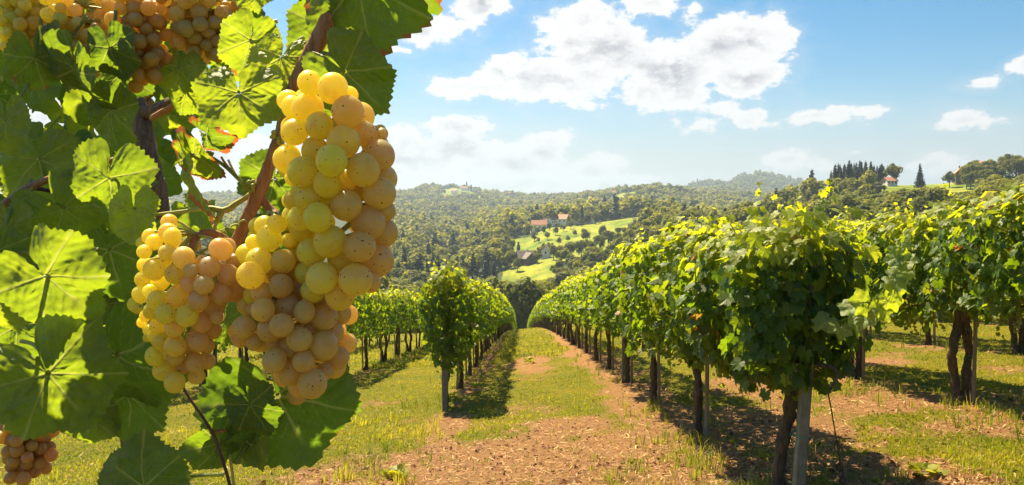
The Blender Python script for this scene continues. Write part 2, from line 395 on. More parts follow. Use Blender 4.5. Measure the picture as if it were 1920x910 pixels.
def sdm(px, D_, poly):
    """soft inside test of a polygon given in (column, log distance)"""
    px = np.asarray(px); q = np.log(np.asarray(D_, float)); ins = np.zeros(px.shape, bool); n = len(poly)
    for i in range(n):
        x1, y1 = poly[i][0], math.log(poly[i][1]); x2, y2 = poly[(i + 1) % n][0], math.log(poly[(i + 1) % n][1])
        c = ((y1 > q) != (y2 > q)) & (px < (x2 - x1) * (q - y1) / (y2 - y1 + 1e-12) + x1); ins ^= c
    return ins
MEADOWS = [[(950, 560), (960, 455), (1030, 425), (1100, 420), (1165, 440), (1205, 500), (1225, 700), (1180, 700), (1060, 625), (1000, 640), (960, 660)],
           [(935, 375), (1045, 365), (1050, 452), (965, 452), (945, 430)],
           [(825, 1850), (905, 1850), (900, 2250), (830, 2250)], [(1142, 1330), (1215, 1330), (1215, 1520), (1145, 1520)],
           [(1650, 290), (1800, 290), (1830, 340), (1815, 900), (1650, 900)], [(1535, 432), (1655, 432), (1655, 1000), (1535, 1000)], [(1810, 410), (2100, 410), (2100, 900), (1810, 900)],
           [(1310, 640), (1360, 640), (1360, 740), (1310, 740)]]
def meadow(X, Y):
    px = 960 + F * X / np.maximum(Y, 1) + 14 * fbm(X / 25, Y / 25, 3); Dd = np.maximum(Y, 1) * (1 + 0.06 * fbm(X / 30 + 7, Y / 30, 3))
    m_ = np.zeros(np.shape(X), bool)
    for pl in MEADOWS: m_ |= sdm(px, Dd, pl)
    return m_

# ------------------------------------------------------------------ ground sheet
def ground():
    ys = np.concatenate([np.linspace(-20, 2, 12), np.linspace(2.5, 30, 210), np.linspace(30.3, 110, 130), np.geomspace(112, 3500, 210), np.linspace(3700, 6500, 8)])
    xs = np.concatenate([-np.geomspace(4000, 30, 90), np.linspace(-29, -9, 40), np.linspace(-8.8, 14, 230), np.linspace(14.3, 60, 80), np.geomspace(62, 4000, 90)])
    X, Y = np.meshgrid(xs, ys, indexing='ij'); Z = height(X, Y)
    near = (Y < 30) & (np.abs(X) < 16)
    Z = Z + np.where(near, 0.014 * fbm(X * 5, Y * 5, 3), 0)
    V = np.stack([X, Y, Z], -1).reshape(-1, 3)
    so_ = soil(X, Y); fr = smooth(150, 200, Y) ; md = meadow(X, Y).astype(float)
    T = np.stack([so_, fr, md], -1).reshape(-1, 3)
    nx, ny = X.shape; i, j = np.meshgrid(np.arange(nx - 1), np.arange(ny - 1), indexing='ij'); i = i.ravel(); j = j.ravel()
    Q = np.stack([i * ny + j, (i + 1) * ny + j, (i + 1) * ny + j + 1, i * ny + j + 1], 1)
    g = Geo(); g.add(V, Q, T); ob = g.build('ground', M_GROUND, smooth_sh=True); tag(ob, kind='structure')
ground()

# haze: one box of even air round everything
HAZE = 0.00019
if HAZE:
    g = Geo(); add_box(g, (0, 3200, 65), (8400, 6900, 330))
    m, t, o = material('haze_air'); vp = t.new('ShaderNodeVolumePrincipled')
    vp.inputs['Color'].default_value = (0.62, 0.77, 1.0, 1); vp.inputs['Density'].default_value = HAZE; vp.inputs['Anisotropy'].default_value = 0.3
    t.link(vp.outputs[0], o.inputs['Volume'])
    tag(g.build('haze', m), kind='stuff')

# ------------------------------------------------------------------ leaf templates
def lobes(th):
    """outline radius of a five lobed vine leaf, th from the tip, radians"""
    d = np.abs(np.degrees(th))
    return np.interp(d, [0, 8, 20, 30, 42, 51, 60, 74, 86, 97, 106, 114, 128, 142, 156, 168, 180],
                        [1.02, .86, .70, .66, .80, .95, .82, .64, .60, .72, .82, .70, .62, .66, .58, .36, .10])
def template(nb, ser=0.06, fold=0.22, droop=0.18):
    th = np.linspace(-172, 172, nb) * np.pi / 180
    r = lobes(th) * (1 + ser * np.where(np.arange(nb) % 2 == 0, 1, -1))
    x = r * np.sin(th); y = r * np.cos(th) + 0.0
    z = fold * np.abs(x) - droop * (x * x + y * y)
    V = np.concatenate([[[0, 0, 0]], np.stack([x, y, z], 1)])
    k = np.arange(1, nb); Fc = np.stack([np.zeros(nb - 1, int), k + 1, k], 1)
    return V, Fc
T_HI = template(39, 0.07); T_MID = template(19, 0.05); T_LOW = template(8, 0.0)
T_QUAD = (np.array([[-.5, -.4, 0], [.5, -.45, .08], [.55, .5, 0], [-.45, .5, .1]]), np.array([[0, 1, 2, 3]]))
def scatter(g, tmpl, pos, N, Tip, size, tint, jitter=None):
    V, Fc = tmpl; n = len(pos)
    N = norm(N); Tip = norm(Tip - (Tip * N).sum(-1, keepdims=True) * N); S = np.cross(Tip, N)
    W_ = pos[:, None] + size[:, None, None] * (V[None, :, 0, None] * S[:, None] + V[None, :, 1, None] * Tip[:, None] + V[None, :, 2, None] * N[:, None])
    FF = (Fc[None] + (np.arange(n) * len(V))[:, None, None]).reshape(-1, Fc.shape[1])
    g.add(W_.reshape(-1, 3), FF, np.repeat(tint, len(V), 0))

# ------------------------------------------------------------------ the grape vines in rows
def hedge(seed, n, y0, y1, tmpl, size, slope, top=2.2, low=0.95, width=0.36, shoots=14, endcap=(False, False)):
    r = rng(seed); g = Geo()
    y = r.uniform(y0, y1, n); hh = r.beta(1.15, 1.0, n)
    lowv = low + 0.28 * fbm(y * 1.7 + seed * 3.3, 0 * y + 1.5, 3) * 1.6; topv = top + 0.22 * fbm(y * 2.1 + seed * 7.7, 0 * y + 8.5, 3) * 1.6
    h = lowv + (topv - lowv) * hh
    w = width * (0.72 + 0.5 * np.sin(np.pi * np.clip(hh * 0.85 + 0.12, 0, 1))) * (1 + 0.75 * fbm(y * 2.6 + seed, h * 2.6, 3))
    side = np.where(r.random(n) < 0.5, -1, 1)
    q = np.where(r.random(n) < 0.72, r.uniform(0.72, 1.12, n), r.uniform(0, 0.8, n))
    x = side * w * q
    upn = 0.35 + 1.3 * smooth(0.75, 1.0, hh)
    N = np.stack([side * (0.9 + 0 * x), 0 * x, upn], 1) + r.normal(0, 0.66, (n, 3))
    Tip = np.stack([side * 0.35, r.normal(0, 0.35, n), -1 + r.normal(0, 0.25, n)], 1)
    for e, (on, ye) in enumerate(zip(endcap, (y0, y1))):
        if on:
            k = r.random(n) < 0.16; y = np.where(k, ye + r.uniform(-.12, .1, n), y); N[k, 1] += (-1.4, 1.4)[e]; x = np.where(k, x * r.uniform(0, 1, n), x)
    sz = size * r.uniform(0.6, 1.15, n)
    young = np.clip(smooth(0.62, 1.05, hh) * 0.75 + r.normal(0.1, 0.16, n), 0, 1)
    bright = np.clip(r.normal(0.5, 0.16, n), 0, 1)
    dry = np.where(r.random(n) < 0.012, r.uniform(0.5, 1, n), np.clip(r.normal(0, .02, n), 0, 1))
    z = h - slope * y
    scatter(g, tmpl, np.stack([x, y, z], 1), N, Tip, sz, np.stack([young, bright, dry], 1))
    # shoots standing out of the top and drooping below
    for k in range(shoots):
        ys = r.uniform(y0, y1); up = r.random() < 0.6; L = r.uniform(0.12, 0.34) if up else r.uniform(0.15, 0.42)
        m_ = int(L / 0.045) + 2; tt = np.linspace(0, 1, m_)
        x0 = r.uniform(-.22, .22); lean = r.normal(0, 0.25, 2)
        zz = (top - 0.08 + L * tt) if up else (low + 0.05 - L * tt)
        pos = np.stack([x0 + lean[0] * L * tt * 1.5, ys + lean[1] * L * tt * 1.5, zz - slope * ys], 1) + r.normal(0, 0.025, (m_, 3))
        N = r.normal(0, 0.8, (m_, 3)) + (0, -0.2, 0.5); Tp = r.normal(0, 0.5, (m_, 3)) + (0, 0, -0.4)
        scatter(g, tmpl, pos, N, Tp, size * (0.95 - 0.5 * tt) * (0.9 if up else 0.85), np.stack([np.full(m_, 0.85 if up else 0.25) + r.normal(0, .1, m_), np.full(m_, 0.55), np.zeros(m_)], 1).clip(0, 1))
    return g
def trunk_geo(seed, slope, forked=False, arms=1.2, full=True, ymin=-9):
    r = rng(seed); g = Geo(); q = lambda s=0.03: r.normal(0, s)
    seg = 10 if full else 5; n = 6 if full else 2
    hgt = 0.92 + q(0.04)
    if forked:
        for sgn in (-1, 1):
            add_tube(g, [(0.0 + sgn * .05, 0.03 * sgn, -0.12), (sgn * 0.06, q(), 0.28), (sgn * 0.09 + q(.01), q(), 0.6), (sgn * 0.03, q(.02), hgt - .05), (0, 0, hgt + .05)], [0.06, 0.045, 0.042, 0.05, .045], seg, 0.4, seed + sgn, n)
    else:
        add_tube(g, [(q(.02), q(), -0.12), (q(), q(), 0.25), (q(), q(), 0.55), (q(.02), q(.02), hgt - .1), (0, 0, hgt + .06)], [0.058, 0.045, 0.04, 0.048, .05], seg, 0.4, seed, n)
    for sgn in (-1, 1):
        a = arms * r.uniform(.8, 1)
        if sgn < 0 and ymin > -1: continue
        add_tube(g, [(0, 0, hgt - 0.04), (q(.02), sgn * 0.18, hgt + 0.08 - slope * sgn * .18), (q(.02), sgn * 0.6 * a, hgt + 0.13 - slope * sgn * 0.6 * a), (q(.02), sgn * a, hgt + 0.12 - slope * sgn * a)], [0.04, 0.026, 0.016, 0.010], max(5, seg - 3), 0.3, seed + 5, max(2, n - 2))
    if full:
        for k in range(16):      # bearing canes rising through the foliage
            ys = r.uniform(max(-arms, ymin), arms)
            add_tube(g, [(0, ys, hgt + .1 - slope * ys), (r.normal(0, .14), ys + r.normal(0, .1), hgt + .5 - slope * ys), (r.normal(0, .16), ys + r.normal(0, .15), hgt + 1.05 - slope * ys)], [0.006, 0.005, 0.003], 4, 0, 0, 3)
    return g
def small_bunch(g, c, L, r, rad=0.008):
    n = 42; t = r.random(n) ** 0.8; a = r.uniform(0, 6.28, n); w = 0.032 * (1 - 0.7 * t) + .004
    for i in range(n):
        V, Q = SPH; g.add(V * rad * r.uniform(.8, 1.1) + np.array([c[0] + w[i] * math.cos(a[i]), c[1] + w[i] * math.sin(a[i]), c[2] - t[i] * L]), Q)
def ico():
    g = []; n, m_ = 6, 4; V = [(0, 0, 1)]
    for i in range(1, m_):
        for j in range(n):
            V.append((math.sin(math.pi * i / m_) * math.cos(2 * math.pi * j / n), math.sin(math.pi * i / m_) * math.sin(2 * math.pi * j / n), math.cos(math.pi * i / m_)))
    V.append((0, 0, -1)); Fc = []
    for j in range(n):
        k = (j + 1) % n; Fc.append((0, 1 + j, 1 + k, 1 + k)); Fc.append((len(V) - 1, len(V) - 1 - n + k, len(V) - 1 - n + j, len(V) - 1 - n + j))
        for i in range(m_ - 2): Fc.append((1 + i * n + j, 1 + (i + 1) * n + j, 1 + (i + 1) * n + k, 1 + i * n + k))
    tri = [f[:3] if f[2] == f[3] else None for f in Fc]
    out = []
    for f in Fc:
        if f[2] == f[3]: out.append(f[:3])
        else: out += [(f[0], f[1], f[2]), (f[0], f[2], f[3])]
    return np.array(V, float), np.array(out)
SPH = ico()

# prototypes: (foliage mesh, trunk mesh)
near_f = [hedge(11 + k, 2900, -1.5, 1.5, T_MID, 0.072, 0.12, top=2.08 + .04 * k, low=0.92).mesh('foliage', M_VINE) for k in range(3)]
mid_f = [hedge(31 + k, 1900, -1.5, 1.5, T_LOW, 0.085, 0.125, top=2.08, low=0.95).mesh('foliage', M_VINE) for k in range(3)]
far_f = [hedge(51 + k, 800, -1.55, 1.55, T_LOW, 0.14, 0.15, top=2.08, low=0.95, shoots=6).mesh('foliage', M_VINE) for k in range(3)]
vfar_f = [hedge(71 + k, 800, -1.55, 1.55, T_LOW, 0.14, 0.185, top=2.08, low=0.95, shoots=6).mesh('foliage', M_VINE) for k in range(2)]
near_t = [trunk_geo(5 + k, 0.12, forked=(k == 1)).mesh('trunk', M_BARK, True) for k in range(3)]
far_t = [trunk_geo(25 + k, 0.15, forked=(k == 1), full=False).mesh('trunk', M_BARK, True) for k in range(2)]

def bunch_part(vine, seed, n=3, ylo=-1.1):
    r = rng(seed)
    for k in range(n):
        g = Geo(); ys = r.uniform(ylo, 1.1); c = (r.choice([-1, 1]) * r.uniform(.1, .28), ys, r.uniform(.95, 1.12) - .12 * ys)
        small_bunch(g, c, 0.15, r, .010); add_tube(g, [(c[0], c[1], c[2] + .14), (c[0], c[1], c[2] + .05), c], [.003, .003, .002], 4)
        g.build('grape_bunch', M_UNRIPE, vine, True)

def stake_mesh(h=1.5, r_=0.022, lean=0.03):
    g = Geo(); add_tube(g, [(0, 0, -.2), (lean * .4, 0, h * .5), (lean, 0.0, h)], [r_, r_, r_ * .9], 7, 0.12, 3, 4); return g.mesh('stake', M_STAKE)
STAKE = stake_mesh()
def post_mesh(h=2.05, w=0.095, lean=0.0):
    g = Geo(); n = 5; r = rng(2)
    ring = [(-1, -.8), (-.8, -1), (.8, -1), (1, -.8), (1, .8), (.8, 1), (-.8, 1), (-1, .8)]
    V = []; zs = np.linspace(-.3, h, n)
    for z in zs:
        for a_, b_ in ring: V.append((a_ * w / 2 * (1 - .04 * z) + lean * z / h, b_ * w / 2 * (1 - .04 * z), z))
    Q = [[i * 8 + j, i * 8 + (j + 1) % 8, (i + 1) * 8 + (j + 1) % 8, (i + 1) * 8 + j] for i in range(n - 1) for j in range(8)]
    g.add(V, Q); g.F.setdefault(8, []).append(np.array([[(n - 1) * 8 + j for j in range(8)]]))
    return g
POST = post_mesh(2.0, 0.085).mesh('post', M_POST)
def tie(parent, z, r_, x=0.0):
    g = Geo(); th = np.linspace(0, 2 * np.pi, 14); add_tube(g, np.stack([x + r_ * np.cos(th), r_ * np.sin(th), z + .02 * np.sin(th * .5 + 1)], 1), [0.0028] * 14, 4, 0, 0, 1)
    return g.build('twine', M_TWINE, parent)

NAMES = {'R1': 'the row just right of the grass path', 'R2': 'the second row right of the path', 'R3': 'the third row right of the path',
         'R4': 'the fourth row right of the path', 'R5': 'the fifth row right of the path', 'L1': 'the row just left of the grass path', 'L2': 'the second row left of the path',
         'L3': 'the third row left of the path', 'L4': 'the fourth row left of the path'}
ORD = ['nearest', 'second nearest', 'third nearest', 'fourth nearest', 'fifth nearest', 'sixth nearest', 'seventh nearest']
starts = {'R1': (5.62, 150), 'R2': (6.0, 44), 'R3': (9.8, 46), 'R4': (12.0, 50), 'R5': (15.0, 52), 'L1': (13.1, 150), 'L2': (18.9, 52), 'L3': (15.4, 46), 'L4': (18.0, 44)}
vcount = 0
for key, (ya, yb) in starts.items():
    y = ya; i = 0
    while y < yb:
        x = rowx(key, y); z = H(x, y); v = empty('grapevine', (x, y, z)); r = rng(900 + vcount); vcount += 1
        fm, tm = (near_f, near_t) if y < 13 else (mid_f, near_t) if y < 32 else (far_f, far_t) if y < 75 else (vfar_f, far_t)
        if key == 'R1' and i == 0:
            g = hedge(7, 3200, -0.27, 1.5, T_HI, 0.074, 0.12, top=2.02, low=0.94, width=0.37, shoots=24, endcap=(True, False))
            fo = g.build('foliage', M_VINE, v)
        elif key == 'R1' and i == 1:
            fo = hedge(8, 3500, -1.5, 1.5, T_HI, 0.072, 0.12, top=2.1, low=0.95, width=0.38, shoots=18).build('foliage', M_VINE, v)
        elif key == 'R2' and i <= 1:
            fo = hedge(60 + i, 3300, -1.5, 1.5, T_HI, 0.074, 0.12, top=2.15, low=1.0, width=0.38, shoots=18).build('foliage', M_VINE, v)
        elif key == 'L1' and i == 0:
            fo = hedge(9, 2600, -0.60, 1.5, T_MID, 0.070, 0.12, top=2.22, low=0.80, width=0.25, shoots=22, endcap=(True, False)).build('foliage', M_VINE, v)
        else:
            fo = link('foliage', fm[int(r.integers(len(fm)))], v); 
        tmesh = tm[1] if (key, i) == ('R2', 1) else tm[int(r.integers(len(tm)))]
        if (key, i) == ('R1', 1): tmesh = near_t[0]
        if i == 0 and key in ('R1', 'L1'): tmesh = trunk_geo(77, 0.12, ymin=-.05).mesh('trunk', M_BARK, True)
        tr = link('trunk', tmesh, v)
        v.scale = (r.uniform(.88, 1.12), 1, r.uniform(.94, 1.05)) if i > 1 else (1, 1, 1)
        if y < 13: bunch_part(v, 40 + vcount, 7, .15 if i == 0 else -1.1)
        if i < 6: lab = '%s grapevine in %s' % (ORD[i], NAMES[key])
        elif y < 45: lab = 'grapevine halfway along %s' % NAMES[key]
        else: lab = 'grapevine at the far downhill end of %s' % NAMES[key]
        tag(v, lab, 'grapevine', 'grapevines in ' + NAMES[key])
        # supports
        isp = (i % 3 == 0 and i > 0) or (key in ('L1', 'L2') and i == 0) or (key == 'R1' and i == 0)
        if key == 'R1' and i == 0:
            py_ = 5.36; px_ = rowx('R1', py_) - .02
            pr = empty('trellis_post', (px_, py_, H(px_, py_))); tag(pr, 'leaning square grey trellis post closest to the viewer', 'post', 'trellis posts')
            post_mesh(1.76, 0.070, 0.13).build('shaft', M_POST, pr)
            g = Geo(); add_box(g, (.13, 0, 1.772), (.095, .095, .02), 0, bev=.01); g.build('cap', M_POST, pr)
            for zz in (0.55, 1.05, 1.66): tie(pr, zz, 0.056, 0.15 * zz / 2.04)
            g = Geo(); add_box(g, (0.0, -0.055, 1.0), (.07, .02, .025), 0.3); g.build('bracket', M_WIRE, pr)
        elif isp:
            off = -0.50 if i == 0 else 0.35
            yy = y + off; xx = rowx(key, yy)
            if i == 0:
                pr = empty('trellis_post', (xx, yy, H(xx, yy))); post_mesh(1.8, 0.085, 0.03).build('shaft', M_POST, pr); tie(pr, .55, .07)
                tag(pr, 'tall grey end post of ' + NAMES[key], 'post', 'trellis posts')
            else:
                pr = link('trellis_post', POST, None, (xx, yy, H(xx, yy)))
                tag(pr, ('%s trellis post in ' % ORD[i // 3] if i < 18 else 'distant trellis post in ') + NAMES[key], 'post', 'trellis posts')
        if y < 46:
            xx, yy = x + (0.075 if key[0] == 'R' else -.07), y - 0.07
            st = link('wooden_stake', STAKE, None, (xx, yy, H(xx, yy)))
            st.rotation_euler = (r.normal(0, .015), r.normal(0, .02), r.uniform(0, 6))
            tag(st, ('wooden stake beside the %s vine in %s' % (ORD[i], NAMES[key])) if i < 6 else 'wooden stake beside a vine further down ' + NAMES[key], 'stake', 'wooden vine stakes')
            if y < 16: tie(st, .5, .06, -.03); tie(st, .82, .065, -.03)
        y += 2.8 + (0.0 if i < 3 else r.normal(0, .08)); i += 1

# trellis wires
for key, (ya, yb) in starts.items():
    ys = np.arange(ya - (0.2 if key in ('R1', 'L1') else .5), min(yb, 60), 1.5)
    for lev, hh in enumerate((0.98, 1.5, 1.95)):
        if lev and key not in ('R1', 'L1', 'R2'): continue
        g = Geo(); add_tube(g, [(rowx(key, q), q, H(rowx(key, q), q) + hh) for q in ys], [0.003] * len(ys), 4, 0, 0, 1)
        tag(g.build('trellis_wire', M_WIRE), '%s trellis wire along %s' % (('lowest', 'middle', 'topmost')[lev], NAMES[key]), 'wire', 'trellis wires')
# anchor chain hanging from the near post of R1 and the bracing wire
x0, y0, z0 = gpt(1582, 905)
top_ = at(1553, 738, 5.0); bot = at(1580, 905, 5.25)
ch = empty('anchor_chain', bot)
g = Geo(); pts = [top_ - bot, (top_ - bot) * .55 + np.array([.004, 0, 0]), (top_ - bot) * 0.12, np.array([0, 0, -.12])]
add_tube(g, pts, [.005, .004, .004, .005], 5, .3, 1, 6); g.build('cable', M_RUST, ch)
for k, f_ in enumerate((0.42, 0.18, 0.10, 0.03)):
    c = (top_ - bot) * f_; g = Geo(); th = np.linspace(0, 2 * np.pi, 12)
    add_tube(g, np.stack([c[0] + .016 * np.cos(th), c[1] + .004 * np.sin(th * 2), c[2] + .032 * np.sin(th)], 1), [.004] * 12, 5, 0, 0, 1); g.build('link', M_RUST, ch)
tag(ch, 'rusty twisted anchor cable with links hanging beside the leaning near post', 'cable')
a0 = np.array([rowx('R1', 5.4) + .06, 5.4, H(rowx('R1', 5.4), 5.4) + 1.02]); 
g = Geo(); add_tube(g, [a0 + (-.45, .5, .12), a0 + (-.1, .0, .02), a0 + (.1, -.25, .02), top_], [.008, .012, .012, .008], 6, .2, 4, 4)
tag(g.build('bracing_branch', M_BARK), 'dry bent branch tied across the leaning near post', 'branch')

# big yellow-green shoot reaching out of the near vine, and the upright shoots
vine0 = [o for o in D.objects if o.get('label') == 'nearest grapevine in the row just right of the grass path'][0]
# ------------------------------------------------------------------ grass, weeds and litter on the vineyard ground
def visible_xy(r, n, ya, yb, p=1.0, pxl=-60, pxr=1990):
    t_ = r.random(n); y = (ya ** -p + t_ * (yb ** -p - ya ** -p)) ** (-1 / p)
    px = r.uniform(pxl, pxr, n); return (px - 960) / F * y, y
def blades(n, ya, yb, hmin, hmax, wid, seed, weight, nb=5, name='grass', p=1.0, dry=.08, young=.5):
    r = rng(seed); X, Y = visible_xy(r, n, ya, yb, p); keep = r.random(n) < weight(X, Y); X = X[keep]; Y = Y[keep]; n = len(X)
    Z = height(X, Y); g = Geo()
    X = np.repeat(X, nb); Y = np.repeat(Y, nb); Z = np.repeat(Z, nb); m_ = n * nb
    h = np.repeat(r.uniform(hmin, hmax, n), nb) * r.uniform(.5, 1.1, m_); a = r.uniform(0, 6.283, m_); spread = r.uniform(.15, .9, m_)
    dx, dy = np.cos(a), np.sin(a); off = h * .35 * r.random(m_)
    bx, by = X + dx * off, Y + dy * off; w = wid * (Y / 8) ** .5 * r.uniform(.7, 1.2, m_)
    px_, py_ = -dy, dx
    tipx, tipy = bx + dx * h * spread, by + dy * h * spread; mx, my = bx + dx * h * spread * .3, by + dy * h * spread * .3
    V = np.stack([np.stack([bx - px_ * w, by - py_ * w, Z - .01], 1), np.stack([bx + px_ * w, by + py_ * w, Z - .01], 1),
                  np.stack([mx + px_ * w * .8, my + py_ * w * .8, Z + h * .62], 1), np.stack([mx - px_ * w * .8, my - py_ * w * .8, Z + h * .62], 1),
                  np.stack([tipx, tipy, Z + h * (1 - .3 * spread)], 1)], 1)
    b_ = (np.arange(m_) * 5)[:, None]
    yt = np.repeat(np.clip(r.normal(young, .2, n) + .9 * fbm(X[::nb] * .8, Y[::nb] * .8, 3), 0, 1), nb)
    T = np.stack([yt, r.uniform(.3, .7, m_), np.where(r.random(m_) < dry, r.uniform(.4, 1, m_), 0)], 1)
    g.add(V.reshape(-1, 3), b_ + [[0, 1, 2, 3]], np.repeat(T, 5, 0)); g.F.setdefault(3, []).append(b_ + [[3, 2, 4]])
    return g
gr = lambda X, Y: np.clip(1 - 0.97 * soil(X, Y), 0, 1) * (0.55 + 0.9 * (fbm(X * 2, Y * 2, 3) + .25))
tag(blades(110000, 3.8, 26, .018, .055, .0034, 1, gr, 5).build('grass', M_GRASS), 'short sunlit grass covering the alleys between the vine rows', 'grass', kind='stuff')
tag(blades(42000, 22, 95, .05, .12, .006, 2, lambda X, Y: np.clip(1 - soil(X, Y), 0, 1), 4, p=1.0).build('distant_grass', M_GRASS), 'sunlit grass further down the slope', 'grass', kind='stuff')
def tall_w(X, Y):
    xr = X - .01 * Y; w = 0 * X
    for k, wd, am in (('R1', .35, .35), ('L1', .5, .6), ('L2', .4, .3), ('R2', .5, .5), ('R3', .4, .3)): w = np.maximum(w, am * np.exp(-((xr - ROWS[k] + (.25 if k[0] == 'L' else .2)) / wd) ** 2))
    for cx, cy, rx, ry, a_ in ((1.5, 6.6, .5, .9, .95), (-1.8, 12.3, .7, 1.0, 1.0), (6.0, 8.0, 1.2, .8, .9), (4.3, 10.6, .7, .6, .9), (3.2, 5.5, 1.0, .8, .5), (5.5, 6.2, 1.3, .7, .7), (7.6, 9.0, 1, .7, .6), (.8, 5.3, .7, .5, .35)):
        w = np.maximum(w, a_ * np.exp(-((X - cx) / rx) ** 2 - ((Y - cy) / ry) ** 2))
    return np.clip(w * smooth(-.15, .25, fbm(X * 2.5 + 11, Y * 2.5, 3)), 0, 1)
tag(blades(26000, 4, 32, .08, .22, .0034, 3, tall_w, 8, dry=.12, young=.35).build('tall_grass', M_GRASS), 'longer grass tufts along the feet of the vines', 'grass', kind='stuff')
# straw and dead leaves
r = rng(77); X, Y = visible_xy(r, 60000, 4, 26); k = r.random(len(X)) < (0.12 + .9 * soil(X, Y)); X = X[k]; Y = Y[k]; n = len(X)
g = Geo(); a_ = r.uniform(0, 6.28, n)
strip = (np.array([[-.5, -.07, 0], [.5, -.06, .1], [.5, .07, .1], [-.5, .06, 0]]), np.array([[0, 1, 2, 3]]))
scatter(g, strip, np.stack([X, Y, height(X, Y) + .012], 1), np.stack([r.normal(0, .3, n), r.normal(0, .3, n), np.ones(n)], 1), np.stack([np.cos(a_), np.sin(a_), 0 * a_], 1), r.uniform(.02, .075, n), np.stack([r.random(n), r.random(n), (r.random(n) < .3) * .8], 1))
tag(g.build('straw_litter', M_LITTER), 'dry straw and clippings strewn on the bare reddish earth', 'straw', kind='stuff')
X, Y = visible_xy(r, 9000, 4, 20); k = r.random(len(X)) < (.03 + .5 * soil(X, Y)) * (fbm(X * 1.5, Y * 1.5, 2) > 0.02); X = X[k]; Y = Y[k]; n = len(X); a_ = r.uniform(0, 6.28, n)
g = Geo(); scatter(g, T_LOW, np.stack([X, Y, height(X, Y) + .02], 1), np.stack([r.normal(0, .5, n), r.normal(0, .5, n), np.ones(n)], 1), np.stack([np.cos(a_), np.sin(a_), 0 * a_], 1), r.uniform(.02, .05, n), np.stack([r.random(n) * .4, r.random(n) * .6, np.zeros(n)], 1))
tag(g.build('fallen_leaves', M_LITTER), 'curled reddish brown fallen vine leaves scattered on the ground', 'fallen leaves', kind='stuff')
X, Y = visible_xy(r, 9000, 4, 18); k = r.random(len(X)) < .5 * soil(X, Y); X = X[k]; Y = Y[k]; g = Geo(); zz = height(X, Y); tet = SPH[0]
for x, y, z in zip(X, Y, zz):
    g.add(tet * (r.uniform(.005, .016, 3)) * (1 + .3 * r.normal(0, 1, (len(tet), 1))) + (x, y, z + .006), SPH[1], (.4 + r.random() * .5, .3 + r.random() * .4, 0))
tag(g.build('soil_clods', M_LITTER), 'small reddish clods and pebbles on the bare earth', 'clods', kind='stuff')
# broad weeds
for (px, py, sz, lab) in ((993, 682, .20, 'leafy green weed in the middle of the grass path'), (1730, 893, .16, 'pale leafy weed on the bare earth at the right'), (740, 898, .16, 'leafy weed on the bare earth at the bottom'),
                          (845, 745, .12, 'leafy weed at the foot of the left end post')):
    x, y, z = gpt(px, py); r = rng(px); n = 26; a_ = r.uniform(0, 6.28, n); el_ = r.uniform(.2, .9, n); g = Geo()
    d = np.stack([np.cos(a_) * np.cos(el_), np.sin(a_) * np.cos(el_), np.sin(el_)], 1)
    scatter(g, T_LOW, d * sz * r.uniform(.4, .9, n)[:, None], np.cross(d, np.cross([0, 0, 1], d)) + r.normal(0, .2, (n, 3)), d, sz * r.uniform(.3, .55, n), np.stack([r.uniform(.2, .8, n), r.uniform(.4, .8, n), 0 * a_], 1))
    tag(g.build('weed', M_GRASS, None, False, (x, y, z)), lab, 'weed', 'leafy weeds')

# ------------------------------------------------------------------ trees
def blob_crown(g, r, nb, nq, cz, rad, hz_, bl, qs, tilt=0.0):
    c = []
    for k in range(nb):
        v = norm(r.normal(0, 1, 3)); rr = r.uniform(.45, .85); c.append(np.array([v[0] * rad * rr, v[1] * rad * rr, cz + v[2] * hz_ * rr]))
    c = np.array(c); br = r.uniform(bl * .7, bl * 1.25, nb)
    k = r.integers(0, nb, nq); v = norm(r.normal(0, 1, (nq, 3)) + np.array([0, 0, .25]))
    pos = c[k] + v * (br[k] * r.uniform(.72, 1.08, nq))[:, None]
    N = v + r.normal(0, .24, (nq, 3)) + np.array([0, 0, .3]); Tp = r.normal(0, 1, (nq, 3))
    tb = r.normal(.38, .22, nb)
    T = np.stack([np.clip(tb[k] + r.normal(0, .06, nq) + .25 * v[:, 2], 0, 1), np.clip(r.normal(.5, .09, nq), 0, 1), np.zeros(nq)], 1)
    scatter(g, T_QUAD, pos, N, Tp, qs * r.uniform(.6, 1.3, nq), T); return c
def broad(seed, nq, qs, full=True, rad=4.4, hz_=4.2, cz=7.6, nb=13, bl=2.0):
    r = rng(seed); g = Geo(); c = blob_crown(g, r, nb, nq, cz, rad, hz_, bl, qs)
    if not full: return g, None
    tg = Geo(); add_tube(tg, [(0, 0, -1.5), (.1, 0, 2), (0, .1, cz - 1), (.2, 0, cz + 2)], [.42, .32, .22, .08], 7, .2, seed, 3)
    for k in range(min(6, nb)): add_tube(tg, [(0, 0, 2.4 + .4 * k), c[k] * (.5, .5, 1) * .9, c[k]], [.16, .1, .05], 5, .2, seed + k, 3)
    return g, tg
